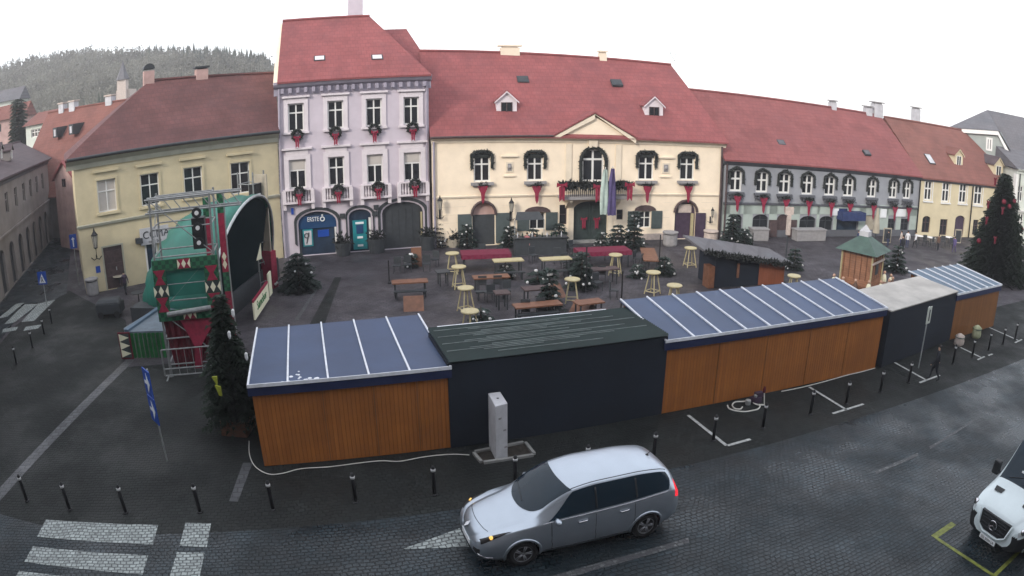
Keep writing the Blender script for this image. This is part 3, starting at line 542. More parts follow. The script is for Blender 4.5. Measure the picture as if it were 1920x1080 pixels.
for o in gw:
    for sg in (-1, 1):
        x0 = o[0]-.82 if sg < 0 else o[1]+.04; s_ = MB(); s_.box(x0, x0+.78, -.09, -.02, o[2]-.05, o[3]+.02)
        for k in range(11): zq = o[2]+.05+k*(o[3]-o[2]-.1)/11; s_.box(x0+.06, x0+.72, -.11, -.09, zq, zq+.06)
        s_.build('shutter', M['shut'], T.root)
    b = MB(); xm = (o[0]+o[1])/2; n = 8; b.prism([(xm+(o[1]-xm+.35)*math.cos(math.pi*k/n), 0, o[3]+.05+.38*math.sin(math.pi*k/n)) for k in range(n+1)], (0, -.1, 0)); b.build('window_head', M['brown'], T.root)
for o in tw+[gd, rd]:
    b = MB(); X0, X1 = o[0]-.06, o[1]+.06
    if o in tw:
        zt = o[3]; path = [(X0-.05, -.1, zt-.95), (X0-.08, -.1, zt-.1), (X0+.2, -.1, zt+.14), (X1-.2, -.1, zt+.14), (X1+.08, -.1, zt-.1), (X1+.05, -.1, zt-.95)]
        garl(b, path, .10, 420, int(X0*7), .13)
        for p, q in zip(path[:-1], path[1:]): b.bar(p, q, .10, n=6)
        b.prism([(X0, .0, zt-.28), (X1, .0, zt-.28), (X1-.1, .0, zt+.1), (X0+.1, .0, zt+.1)], (0, .09, 0))
        b.build('garland', M['garl'], T.root)
    else:
        n = 8; xm = (X0+X1)/2; path = [(xm-(X1-xm)*math.cos(math.pi*k/n), -.08, o[3]-o[4]+(o[4]+.08)*math.sin(math.pi*k/n)) for k in range(n+1)]
        for p, q in zip(path[:-1], path[1:]): b.bar(p, q, .1, n=6)
        b.build('arch_garland', M['brown'], T.root)
b = MB(); n = 10; xm = (cw[0]+cw[1])/2; path = [(cw[0]-.08, -.1, cw[2]+.1)]+[(xm-(cw[1]-xm+.1)*math.cos(math.pi*k/n), -.1, cw[3]-cw[4]+(cw[4]+.1)*math.sin(math.pi*k/n)) for k in range(n+1)]+[(cw[1]+.08, -.1, cw[2]+.1)]
garl(b, path, .11, 650, 5, .13)
for p, q in zip(path[:-1], path[1:]): b.bar(p, q, .12, n=6)
b.build('garland', M['garl'], T.root)
x, z = T.P(1111, 270); b = MB(); b.prism([(x-.25, 0, z-.25), (x+.25, 0, z-.25), (x+.32, 0, z+.25), (x-.32, 0, z+.25)], (0, -.2, 0)); b.build('keystone', M['cream2'], T.root)
for o in tw:
    b = MB(); b.box(o[0]-.2, o[1]+.2, -.25, 0, o[2]-.2, o[2]-.02); b.box(o[0]-.05, o[1]+.05, -.12, 0, o[2]-.32, o[2]-.2); b.build('sill', M['concb'], T.root)
for i, q in enumerate(((905, 352), (1006, 352), (1213, 352), (1290, 352))): wreath(T, q, .3, 'red bow under the %s upper window from the left on the cream town hall' % ORD[i], 'red bows under the town hall windows', 1.35, False)
b = MB(); garl(b, [(0, 0, 0), (.01, 0, 0)], .3, 10, 1); 
for q in ((955, 291, 313), (1248, 292, 315)):
    o = T.op(q[0]-7, q[2]-10, q[0]+7, q[2]+10); s_ = MB(); s_.box(o[0], o[1], -.05, 0, o[2], o[3]); s_.box(o[0]-.3, o[1]+.3, -.14, 0, o[3]+.3, o[3]+.4); s_.box(o[0]-.15, o[1]+.15, -.1, 0, o[2]-.28, o[2]-.2); pl = s_.build('plaque', M['cream2'], T.root)
    s_ = MB(); s_.box(o[0]+.12, o[1]-.12, -.09, -.05, o[2]+.12, o[3]-.12); s_.ball(((o[0]+o[1])/2, -.08, (o[2]+o[3])/2), .14, 8); s_.build('relief', M['concb'], pl)
def fill(o, m, name, y=.2): return panel(T.root, name, o[0], o[1], y, y+.1, .02, o[3], m)
d = fill(gd, M['pinkp'], 'fanlight'); dd = panel(T.root, 'door', gd[0], gd[1], .16, .199, .02, gd[3]-gd[4], M['dark'])
for sg in (-1, 1):
    x0 = gd[0]-.95 if sg < 0 else gd[1]+.05; panel(T.root, 'door_shutter', x0, x0+.9, -.1, -.02, .15, gd[3]-gd[4]+.1, M['shut'])
d = fill(gate, M['gate'], 'gate'); b = MB(); xm = (gate[0]+gate[1])/2; b.box(xm-.05, xm+.05, .16, .199, .05, gate[3]-.1)
for sx in (gate[0]+.2, xm+.15):
    for k in range(3): b.box(sx, sx+(gate[1]-gate[0])/2-.35, .175, .199, .25+k*1.05, 1.1+k*1.05)
b.build('gate_panel', M['gate'], d)
b = MB(); b.box(gate[0]-.35, gate[0]-.004, -.08, .03, .02, gate[3]+.1); b.box(gate[1]+.004, gate[1]+.35, -.08, .03, .02, gate[3]+.1); b.box(gate[0]-.35, gate[1]+.35, -.08, .03, gate[3]+.104, gate[3]+.3); b.build('gate_surround', M['cream2'], T.root)
panel(T.root, 'step', gate[0]-.3, gate[1]+.3, -.5, -.004, .015, .16, M['stone'])
for i, q in enumerate(((1094, 410), (1118, 410))): wreath(T, q, .3, 'round red bow on the %s leaf of the dark town hall gate' % ('left', 'right')[i], 'red bows on the gate', .8, False, y=.1)
d = fill(rd, M['purple'], 'door'); panel(T.root, 'fanlight', rd[0]+.3, rd[1]-.3, .12, .199, rd[3]-rd[4]-.05, rd[3]-.2, M['pinks'])
panel(T.root, 'door_leaf', rd[1]-.02, rd[1]+.75, -.12, -.02, .05, rd[3]-rd[4]-.05, M['purple']); panel(T.root, 'door_jamb', rd[1]-.32, rd[1]-.14, .02, .19, .02, rd[3]-rd[4]-.1, M['pale'])
cornice(T, -.05, T.L+.25, zl, zr, [(0, -.28), (.06, -.28), (.1, -.12), (.26, -.02), (.3, .02), (.3, .14), (0, .14)], M['cream2'])
bz = (T.P(817, 371)[1], T.P(1344, 366)[1]); cornice(T, 0, T.L, bz[0], bz[1], [(0, -.06), (.07, -.06), (.1, .05), (0, .08)], M['cream2'], 'string_course')
segs = sorted([(o[0]-.4, o[1]+.4) for o in (gd, gate, rd)]+[(o[0]-.9, o[1]+.9) for o in gw]+[(o[0]-.05, o[1]+.05) for o in sw]); xs_ = [.3]
for a_, c_q in segs: xs_ += [a_, c_q]
xs_.append(T.L-.3)
for i in range(0, len(xs_), 2):
    if xs_[i+1]-xs_[i] > .5:
        for k in range(5): b = MB(); zq = .5+k*.52; b.box(xs_[i], xs_[i+1], -.012, -.001, zq, zq+.03); b.build('joint_line', M['cream2'], T.root)
b = MB(); b.box(.3, gd[0]-1.0, -.05, -.001, .015, .45); b.build('plinth', M['pinks'], T.root); b = MB(); b.box(gate[1]+.4, rd[0]-.1, -.05, -.001, .015, .45); b.build('plinth', M['pinks'], T.root)
b = MB(); b.bar((-.1, -.42, zl+.1), (pa[0] if 0 else T.P(1037, 256, -.3)[0], -.42, zl+.1), .07); b.build('gutter', M['brown'], T.root)
pipe(T, T.L-.1, 0, zr-.2, M['brown']); pipe(T, .12, 0, zl-.2, M['lgrey'])
# pediment
pa, pb, pc = T.P(1037, 256, -.3), T.P(1115, 214, -.3), T.P(1192, 262, -.3)
b = MB(); b.prism([(pa[0]+.3, -.2, zz(pa[0])+.1), (pc[0]-.3, -.2, zz(pc[0])+.1), (pb[0], -.2, pb[1]-.15)], (0, 4, 0)); pd = b.build('pediment', M['cream'], T.root)
b = MB()
for (p, q) in (((pa[0], zz(pa[0])+.1), (pb[0], pb[1])), ((pb[0], pb[1]), (pc[0], zz(pc[0])+.1))):
    b.prism([(p[0], -.4, p[1]), (q[0], -.4, q[1]), (q[0], -.4, q[1]-.32), (p[0], -.4, p[1]-.02)] if p == (pb[0], pb[1]) else [(p[0], -.4, p[1]), (q[0], -.4, q[1]), (q[0], -.4, q[1]-.32), (p[0]+.4, -.4, p[1]-.02)], (0, .9, 0))
b.build('pediment_moulding', M['cream2'], pd)
b = MB()
for (p, q) in (((pa[0]-.1, zz(pa[0])+.1), (pb[0], pb[1]+.06)), ((pb[0], pb[1]+.06), (pc[0]+.1, zz(pc[0])+.1))): b.prism([(p[0], -.45, p[1]+.0), (q[0], -.45, q[1]), (q[0], -.45, q[1]+.1), (p[0], -.45, p[1]+.1)], (0, 4.5, 0))
b.build('pediment_roof', M['tile'], pd)
for sx in (pa[0]+.9, pc[0]-1.3): panel(T.root, 'pilaster', sx, sx+.4, -.08, -.004, bz[0]+.15, zz(sx)-.35, M['cream2'])
ra, rb, rc = T.P(785, 96, 6.5), T.P(960, 99, 6.5), T.P(1258, 122, 6.5)
rf = roof(T, 'roof', (-.1, zl+.14, T.L+.3, zr+.14), (-.5, ra[1], rc[0], rc[1], 6.5), 13, M['tile'], .4)
ew = (zl+zr)/2+.14; er = ((ra[1]+rc[1])/2, 6.5)
for q in ((950, 226), (1226, 233)):
    dormer(rf, T, q, M['pinkp'] if 0 else M['lwhite'], 1.55, 1.35, 1.9, M['tile'])
for q in ((980, 150), (1156, 156)):
    skylight(rf, T, ew, er, q, .8, .7, M['dark'])
for q, wd, hh in (((956, 98), 1.4, .35), ((1130, 108), .55, .35)): x, z = T.P(*q, 6.5); chimney(rf, x, 6.6, z-.8, z+hh, wd, .6, M['cream2'], M['cream2'])
x, z = T.P(1266, 128, 6.3); b = MB(); b.bar((x, 6.3, z-.5), (x, 6.3, z+1.1), .03); b.bar((x, 6.3, z+.5), (x-.45, 6.3, z+1.2), .03); b.bar((x-.5, 6.3, z+1.25), (x+.5, 6.3, z+1.0), .02); b.build('antenna', M['steel'], rf)
# balcony
bx0, bx1 = T.P(1052, 366, -.9)[0], T.P(1178, 366, -.9)[0]; bzz = T.P(1110, 368, -.9)[1]
bal = panel(T.root, 'balcony', bx0, bx1, -1.0, 0, bzz-.2, bzz, M['concb'])
b = MB(); b.box(bx0, bx1, -1.0, -.9, bzz+.85, bzz+.95)
for x in np.linspace(bx0+.05, bx1-.05, 34): b.bar((x, -.95, bzz), (x, -.95, bzz+.86), .022, n=5)
for x in (bx0, bx1-.06): b.box(x, x+.06, -1.0, 0, bzz+.85, bzz+.93)
b.build('railing', M['black'], bal)
for x in (bx0+.5, bx1-.8): b = MB(); b.prism([(x, 0, bzz-.2), (x, -.9, bzz-.2), (x, -.8, bzz-.4), (x, 0, bzz-.9)], (.3, 0, 0)); b.build('balcony_bracket', M['cream2'], bal)
b = MB(); path = [(bx0+(bx1-bx0)*k/16, -1.08, bzz+.75+.12*math.cos(k*math.pi)) for k in range(17)]; garl(b, path, .22, 1200, 9, .22); garl(b, [(bx1-.1, -1.0, bzz+.6), (bx1-.1, -.1, bzz+.7)], .2, 200, 3, .2); b.build('garland', M['garl'], bal)
for i, q in enumerate(((1053, 347), (1121, 349), (1180, 346))): wreath(T, q, .3, 'large red bow tied to the town hall balcony at its %s' % ('left corner', 'middle', 'right corner')[i], 'large red bows on the balcony', 1.25, False, y=-1.2)
def flag(px0, px1, label, m, y0):
    a = T.P(*px0, y0); c = T.P(*px1, y0); p = T.o+T.u*a[0]+T.n*y0; t = E('flag', label, 'flag', (p.x, p.y, c[1]), T.a, 'flags hanging beside the balcony')
    hh = a[1]-c[1]; b = MB(); n, k = 12, 5; vs = []; wd = .6
    for i in range(n+1):
        for j in range(k+1): s_ = .35+.65*math.sin(min(1, i/n*1.4)*1.5); vs.append(((j/k-.5)*wd*s_, .12*math.sin(j*2.4+i*.3), hh*(1-i/n)))
    b.add(vs+[(x, y+.03, z) for x, y, z in vs], [(i*(k+1)+j, i*(k+1)+j+1, (i+1)*(k+1)+j+1, (i+1)*(k+1)+j) for i in range(n) for j in range(k)]+[((n+1)*(k+1)+i*(k+1)+j, (n+1)*(k+1)+(i+1)*(k+1)+j, (n+1)*(k+1)+(i+1)*(k+1)+j+1, (n+1)*(k+1)+i*(k+1)+j+1) for i in range(n) for j in range(k)])
    b.build('cloth', m, t, True); b = MB(); b.bar((0, 1.0, hh-1.5), (0, -.05, hh+.15), .03); b.build('pole', M['white'], t)
flag((1135, 318), (1141, 402), 'pale green and white flag hanging in front of the balcony', M['flagg'], -1.5)
flag((1149, 316), (1149, 404), 'violet flag hanging at the right of the pale green one', M['flagp'], -1.5)
for i, q in enumerate(((825, 384), (959, 388))): lantern(T, q, ('black wall lantern at the left end of the town hall', 'slender wall lantern between the two left upper bows of the town hall')[i], s=.9)
lantern(T, (1336, 400), 'small dark lantern at the right end of the town hall', s=.7)
for q in ((1210, 399), (954, 345)): x, z = T.P(*q, 0)
# ---- long blue grey house
B = Fr(G(1352, 447), G(1716, 442.5), 'long_house', 'long blue-grey two-storey house with nine garlanded windows and pale green shop floor')
zl = B.P(1364, 301)[1]; zr = B.P(1721, 332)[1]; zf = lambda x: zl+(zr-zl)*x/B.L
cs = [(1380, 23), (1429, 23), (1471, 22), (1514, 21), (1556, 20), (1591, 19), (1635, 17), (1675, 15), (1701, 14)]
bw = []
for c, wd in cs: f = (c-1380)/321; bw.append(B.op(c-wd/2, 318+22*f, c+wd/2, 359+14*f))
sh = [B.op(1368, 402, 1391, 447, .35), B.op(1411, 402, 1440, 438, .35), B.op(1456, 402, 1477, 450, .35), B.op(1499, 405, 1529, 437, .35), B.op(1536, 405, 1561, 437, .35), B.op(1568, 408, 1608, 446), B.op(1622, 404, 1645, 446), B.op(1664, 410, 1678, 446), B.op(1688, 410, 1703, 446)]
for i in (0, 2, 5, 6, 7, 8): sh[i][2] = .02
wall(B, B.L, zl, zr, bw+sh, M['bgrey'])
for o in bw: window(B.root, o, cross=.58, fw=.13, mull=1)
for i, o in enumerate(bw):
    b = MB(); zt = o[3]; path = [(o[0]-.08, -.08, zt-1.0), (o[0]-.06, -.08, zt-.1), ((o[0]+o[1])/2, -.08, zt+.2), (o[1]+.06, -.08, zt-.1), (o[1]+.08, -.08, zt-1.0)]
    garl(b, path, .09, 200, i, .14)
    for p, q in zip(path[:-1], path[1:]): b.bar(p, q, .1, n=5)
    b.build('garland', M['garl'], B.root)
    b = MB(); b.box(o[0]-.15, o[1]+.15, -.2, 0, o[2]-.2, o[2]-.03); garl(b, [(o[0]-.1, -.15, o[2]-.35), (o[1]+.1, -.15, o[2]-.35)], .15, 80, i, .2); b.build('sill', M['bdark'], B.root)
    wreath(B, (cs[i][0]+2, 370+22*(cs[i][0]-1380)/321), .3, 'red bow under the %s upper window from the left on the long house' % ORD[i], 'red bows under the windows of the long house', 1.35, False, y=-.3)
bz = (B.P(1356, 382)[1], B.P(1717, 391)[1])
b = MB(); b.prism([(0, -.03, .02), (B.L, -.03, .02), (B.L, -.03, .55), (0, -.03, .55)], (0, .028, 0)); b.build('plinth', M['bdark'], B.root)
xs = [0]+[v for o in sh for v in (o[0]-.05, o[1]+.05)]+[B.L]
b = MB(); c_ = lambda x: bz[0]+(bz[1]-bz[0])*x/B.L
for i in range(0, len(xs), 2):
    if xs[i+1] > xs[i]+.05: b.prism([(xs[i], -.035, .56), (xs[i+1], -.035, .56), (xs[i+1], -.035, 1.0), (xs[i], -.035, 1.0)], (0, .03, 0)); b.prism([(xs[i], -.035, 1.01), (xs[i+1], -.035, 1.01), (xs[i+1], -.035, 2.6), (xs[i], -.035, 2.6)], (0, .03, 0))
mx = max(o[3] for o in sh)+.03
b.prism([(0, -.035, mx), (B.L, -.035, mx), (B.L, -.035, c_(B.L)-.05), (0, -.035, c_(0)-.05)], (0, .03, 0)); b.build('shop_band', M['bgreen'], B.root)
cornice(B, 0, B.L, bz[0], bz[1], [(0, -.06), (.1, -.06), (.14, .08), (0, .12)], M['bdark'], 'string_course')
cornice(B, -.2, B.L, zl, zr, [(0, -.3), (.1, -.25), (.3, -.05), (.34, .12), (0, .12)], M['bdark'])
for i, o in enumerate(sh):
    if i in (5,):
        panel(B.root, 'shop_front', o[0], o[1], .2, .3, .02, o[3], M['glassb']); panel(B.root, 'awning', o[0]-.1, o[1]+.1, -.9, -.04, o[3]-.1, o[3]+.55, M['awn'])
    elif i == 2: panel(B.root, 'door', o[0], o[1], .15, .25, .02, o[3], M['brown']); panel(B.root, 'door_leaf', o[0]-.75, o[0]-.03, -.15, -.04, .05, o[3]-.4, M['brown']); panel(B.root, 'door_leaf', o[1]+.03, o[1]+.75, -.15, -.04, .05, o[3]-.4, M['fred'] if 0 else M['brown'])
    elif i == 6: panel(B.root, 'shop_front', o[0], o[1], .1, .3, .02, o[3], M['umb'])
    else: window(B.root, o, cross=.72, mull=1, fw=.06, fm=M['dark'], name='shop_window')
for q in ((1651, 392, 1662, 408), (1679, 392, 1698, 406), (1560, 391, 1572, 404)): o = B.op(*q, y=-.1); panel(B.root, 'shop_sign', o[0], o[1], -.14, -.04, o[2], o[3], M['signw'])
o = B.op(1573, 391, 1588, 404, y=-.1); panel(B.root, 'shop_sign', o[0], o[1], -.14, -.04, o[2], o[3], M['awn'])
ra = B.P(1290, 168, 6.2); rb = B.P(1500, 191, 6.2); rc = B.P(1725, 229, 6.2)
rf = roof(B, 'roof', (-.2, zl+.12, B.L, zr+.12), (ra[0], ra[1], B.L, rc[1]+.05, 6.2), 12.4, M['tile2'], .4)
ew = (zl+zr)/2+.12; er = ((ra[1]+rc[1])/2, 6.2)
for q in ((1464, 268), (1625, 287)): skylight(rf, B, ew, er, q, .7, .6, M['tile4'])
for q, wd, hh in (((1562, 201), .5, .55), ((1628, 208), .7, .35), ((1645, 214), 1.1, 1.2), ((1718, 228), .75, 1.55)): x, z = B.P(*q, 6.2); chimney(rf, x, 6.3, z-.8, z+hh*.8, wd, .7, M['conc'], M['concb'])
pipe(B, .15, 0, zl-.2, M['brown']); pipe(B, B.L-.05, 0, zr-.2, M['black'])
# ---- pale yellow house on the right
D = Fr(G(1716, 442.5), G(1893, 447), 'end_house', 'pale yellow two-storey house with brown roof and dormers behind the tall decorated tree')
zl = D.P(1723, 334)[1]; zr = D.P(1900, 354)[1]
ew_ = [D.op(1734, 339, 1748, 376), D.op(1767, 342, 1781, 379), D.op(1799, 344, 1813, 381), D.op(1827, 348, 1842, 384), D.op(1886, 358, 1897, 396)]
eg = [D.op(1729, 405, 1744, 436, .3), D.op(1762, 411, 1776, 441), D.op(1790, 404, 1808, 445, .4), D.op(1824, 412, 1834, 440)]; eg[2][2] = .02
wall(D, D.L, zl, zr, ew_+eg, M['yell'])
for o in ew_: window(D.root, o, cross=.6, fw=.12, name='window'); surround(D.root, o, .1, .04, M['white'], False, True)
for i, o in enumerate(eg):
    if i == 2: panel(D.root, 'door', o[0], o[1], .15, .25, .02, o[3], M['purple'])
    else: window(D.root, o, cross=.6, fw=.06, fm=M['brown'])
cornice(D, 0, D.L+.2, zl, zr, [(0, -.2), (.1, -.18), (.26, -.02), (.28, .12), (0, .12)], M['bdark']); pipe(D, D.P(1819, 400)[0], 0, zl-.2, M['black'])
ra = D.P(1725, 229, 6.2); rb = D.P(1800, 244, 6.2)
rf = roof(D, 'roof', (0, zl+.12, D.L+.3, zr+.12), (0, ra[1], rb[0]+.6, rb[1], 6.2), 12.4, M['tilebr'], .35); ew = (zl+zr)/2+.12; er = ((ra[1]+rb[1])/2, 6.2)
skylight(rf, D, ew, er, (1743, 299), .8, 1.3, M['conc']); dormer(rf, D, (1797, 313), M['yell'], 1.6, 1.2, 1.6, M['tilebr'], M['white']); dormer(rf, D, (1871, 337), M['yell'], 1.0, 1.5, 2.1, M['tile3'], M['white'])
# ---- green-grey gabled house far right
a = AY(1790, 448, 58); c = AY(1932, 452, 50)
Gr = Fr((a.x, a.y, 0), (c.x+3, c.y, 0), 'gabled_house', 'green-grey house with slate roof and white verge rising behind the end of the row')
pts = [Gr.P(1785, 242), Gr.P(1872, 247), Gr.P(1905, 305), Gr.P(1912, 330)]
ze = pts[3][1]; W = Gr.L
b = MB(); b.prism([(pts[0][0], 0, 0), (W+4, 0, 0), (W+4, 0, ze), (pts[2][0]+.6, 0, ze), (pts[1][0], 0, pts[1][1]), (pts[0][0], 0, pts[0][1])], (0, 9, 0)); b.build('wall', M['ggrey'], Gr.root)
b = MB(); b.prism([(pts[0][0]-.3, -.35, pts[0][1]+.05), (pts[1][0], -.35, pts[1][1]+.05), (pts[1][0], -.35, pts[1][1]-.35), (pts[0][0]-.3, -.35, pts[0][1]-.35)], (0, .34, 0)); b.prism([(pts[1][0], -.35, pts[1][1]+.05), (pts[2][0]+.9, -.35, ze-.1), (pts[2][0]+.6, -.35, ze-.5), (pts[1][0], -.35, pts[1][1]-.35)], (0, .34, 0)); b.build('verge', M['white'], Gr.root)
tp = Gr.P(1851, 206, 7); tr = Gr.P(1925, 226, 7)
b = MB(); b.add([(pts[0][0]-.4, -.4, pts[0][1]+.1), (pts[1][0]+.1, -.4, pts[1][1]+.1), (pts[2][0]+1.2, -.4, ze-.05), (W+9, -.4, ze-.3), (tp[0], 7, tp[1]), (W+9, 7, tr[1]), (pts[0][0]-.4, 14, pts[0][1]), (W+9, 14, ze)], [(0, 1, 4), (1, 2, 4), (2, 3, 5, 4), (0, 4, 6), (4, 5, 7, 6)]); b.build('roof', M['tile4'], Gr.root)
o = Gr.op(1849, 258, 1861, 283); window(Gr.root, o, y=-.08, cross=0, fw=.2)
a = G(1897, 455); c = G(1950, 440)
Fh = Fr((a.x, a.y, 0), (a.x+12, a.y-2.5, 0), 'corner_house', 'white-green house front at the right edge of the photo with quoined corner')
zt = Fh.P(1905, 318)[1]; ops = [Fh.op(1908, 348, 1918, 378), Fh.op(1908, 400, 1918, 440)]
wall(Fh, Fh.L, zt, zt, ops, M['gwhite'], thick=5); [window(Fh.root, o, fw=.1) for o in ops]
cornice(Fh, -.2, Fh.L, zt, zt, CP, M['gwhite']); bz = Fh.P(1905, 395)[1]; cornice(Fh, -.1, Fh.L, bz, bz, [(0, -.1), (.12, -.1), (.2, .1), (0, .14)], M['white'], 'string_course'); pipe(Fh, .2, 0, zt-.3)
b = MB(); b.box(-.3, .02, -.06, .5, .02, zt-.4); b.build('quoins', M['white'], Fh.root)
b = MB(); b.prism([(-.3, -.4, zt+.1), (-.3, 5, zt+.1), (-.3, 4.9, zt+1.8)], (Fh.L+.5, 0, 0)); b.build('roof', M['tile4'], Fh.root)
# ---- grey arcaded house at the left edge (faces the side street)
a = G(-60, 650); c = G(101, 446)
A = Fr((c.x-(c.x-a.x)*1.35, c.y-(c.y-a.y)*1.35, 0), (c.x, c.y, 0), 'arcade_house', 'weathered grey house with dark roof and arches along the side street')
# swap so that its face looks towards the street
e0 = A.P(0, 326)[1]; e1 = A.P(78, 314)[1]; ez = (e0+e1)/2
dx = [A.P(q, 500)[0] for q in (10, 28, 43, 56, 68, 79, 89)]
ops = []
for q, yb, yt in ((8, 556, 470), (26, 528, 462), (42, 505, 455), (56, 492, 445), (68, 480, 438), (79, 468, 430), (89, 456, 423)):
    x = A.P(q, (yb+yt)/2)[0]; ops.append([x-.75, x+.75, .02, 2.9, .5])
    ops.append([x-.5, x+.5, 4.9, 6.3, 0])
ops = [o for i, o in enumerate(sorted(ops)) ]
good = []
for o in ops:
    if all(o[0] > p[1]+.05 or o[1] < p[0]-.05 or o[2] > p[3] or o[3] < p[2] for p in good) and o[1] < A.L-.2: good.append(o)
x = good[0][0]-3
while x > 1: good += [[x, x+1.5, .02, 2.9, .5], [x+.25, x+1.25, 4.9, 6.3, 0]]; x -= 3
wall(A, A.L, ez, ez, good, M['agrey'], thick=10)
for o in good:
    if o[4]: panel(A.root, 'door', o[0], o[1], .2, .3, .02, o[3], M['dark'])
    else: window(A.root, o, fw=.06, fm=M['agrey'])
cornice(A, 0, A.L, ez, ez, CP, M['bdark']); cornice(A, 0, A.L, 3.6, 3.6, [(0, -.06), (.1, -.06), (.1, .1), (0, .1)], M['agrey'], 'string_course')
rz2 = A.P(30, 268, 5)[1]; rf = roof(A, 'roof', (0, ez+.14, A.L+.3, ez+.14), (0, rz2, A.P(38, 272, 5)[0], rz2, 5), 10, M['tile3'], .45)
dormer(rf, A, (22, 300), M['agrey'], 1.4, .9, 1.2, M['tile3'], M['white']); dormer(rf, A, (3, 300), M['agrey'], 1.4, .9, 1.2, M['tile3'], M['white'])
# ---- houses closing the side street
a = AY(72, 392, 52); c = AY(215, 392, 48)
Q = Fr((a.x-3, a.y, 0), (c.x+6, c.y, 0), 'street_house', 'house with large plain red roof at the end of the side street')
ez = Q.P(120, 366)[1]; wall(Q, Q.L, ez, ez, [], M['agrey'], thick=9); r0, r1 = Q.P(90, 212, 6.5), Q.P(236, 190, 6.5)
e0 = Q.P(45, 275, 2)
rf = roof(Q, 'roof', (-.5, ez, Q.L, ez), (r0[0], r0[1], Q.L, r1[1], 6.5), 13, M['tilebr'], .5)
for q in ((113, 247), (143, 241)):
    x, z = Q.P(*q, 4.2); b = MB(); b.box(x-.35, x+.35, 3.4, 5.2, z-.5, z+.5); d = b.build('dormer', M['dark'], rf); b = MB(); b.box(x-.15, x+.15, 3.36, 3.4, z-.35, z+.3); b.build('dormer_pane', M['conc'], d)
for q, wd in (((138, 197), .9), ((207, 187), .9), ((118, 201), .8)): x, z = Q.P(*q, 6.6); chimney(rf, x, 6.6, z-.8, z+.3, wd, .7, M['conc'], M['pinks'])
a = AY(108, 400, 47); c = AY(147, 400, 45)
Q2 = Fr((a.x, a.y, 0), (c.x, c.y, 0), 'gable_house', 'narrow pink gabled house squeezed in beside the yellow corner house')
p0, p1 = Q2.P(112, 335), Q2.P(126, 304); b = MB(); b.prism([(0, 0, 0), (Q2.L, 0, 0), (Q2.L, 0, p0[1]), (Q2.L*.5, 0, p1[1]), (0, 0, p0[1])], (0, 8, 0)); b.build('wall', M['pinkp'], Q2.root)
b = MB(); b.prism([(-.25, -.25, p0[1]-.2), (Q2.L*.5, -.25, p1[1]+.02), (Q2.L*.5, -.25, p1[1]+.2), (-.25, -.25, p0[1])], (0, 8, 0)); b.prism([(Q2.L+.2, -.25, p0[1]-.2), (Q2.L*.5, -.25, p1[1]+.02), (Q2.L*.5, -.25, p1[1]+.2), (Q2.L+.2, -.25, p0[1])], (0, 8, 0)); b.build('roof', M['tile'], Q2.root)
o = Q2.op(117, 335, 123, 350); window(Q2.root, o, y=-.06, fm=M['brown'], fw=.05)
a = AY(60, 264, 62); c = AY(90, 264, 62)
Q3 = Fr((a.x-1, a.y, 0), (c.x, c.y, 0), 'white_house', 'small white house with tiled canopy left of the large red roof')
zt = Q3.P(75, 232)[1]; z0 = Q3.P(75, 262)[1]; o = [Q3.L*.25, Q3.L*.8, z0+.4, zt-.5, 0]; wall(Q3, Q3.L, zt, zt, [o], M['gwhite'], thick=7); window(Q3.root, o, mull=3, fw=.08)
b = MB(); b.prism([(-.3, -.5, zt), (-.3, 3, zt+1.4), (-.3, 7, zt)], (Q3.L+.6, 0, 0)); rf = b.build('roof', M['tilebr'], Q3.root)
# unseen house row behind the camera, added and sized to shade the foreground
b = MB(); b.box(-70, 70, -16, -1.2, 0, 21, R(0)); o = b.build('unseen_shade_row', M['agrey']); o['kind'] = 'structure'
# ------------------------------------------------------------------ wooded hill
rr = random.Random(3)
ridge = [(-120, 130), (0, 122), (60, 105), (150, 93), (250, 96), (330, 95), (420, 98), (495, 112), (600, 170), (800, 230)]
rid = [AY(px, py+26, 250) for px, py in ridge]
rx = [p.x for p in rid]; rzv = [p.z for p in rid]
def hz(x, y):
    d = min(1, max(0, (y-95)/155)); top = float(np.interp(x*250/max(y, 1), rx, rzv)); t = top*(d**1.15) if d < 1 else top*(1-(y-250)/400)
    return max(-.5, t)
b = MB(); nx, ny = 70, 34; xs = np.linspace(-420, -20, nx); ys = np.linspace(90, 380, ny)
b.add([(x, y, hz(x, y)+rr.uniform(-.6, .6)*(1 if hz(x, y) > 1 else 0)-.3) for y in ys for x in xs], [(j*nx+i, j*nx+i+1, (j+1)*nx+i+1, (j+1)*nx+i) for j in range(ny-1) for i in range(nx-1)])
h_ = b.build('hill', M['hill'], None, True); h_['kind'] = 'structure'
fa = MB(); fb = MB(); 
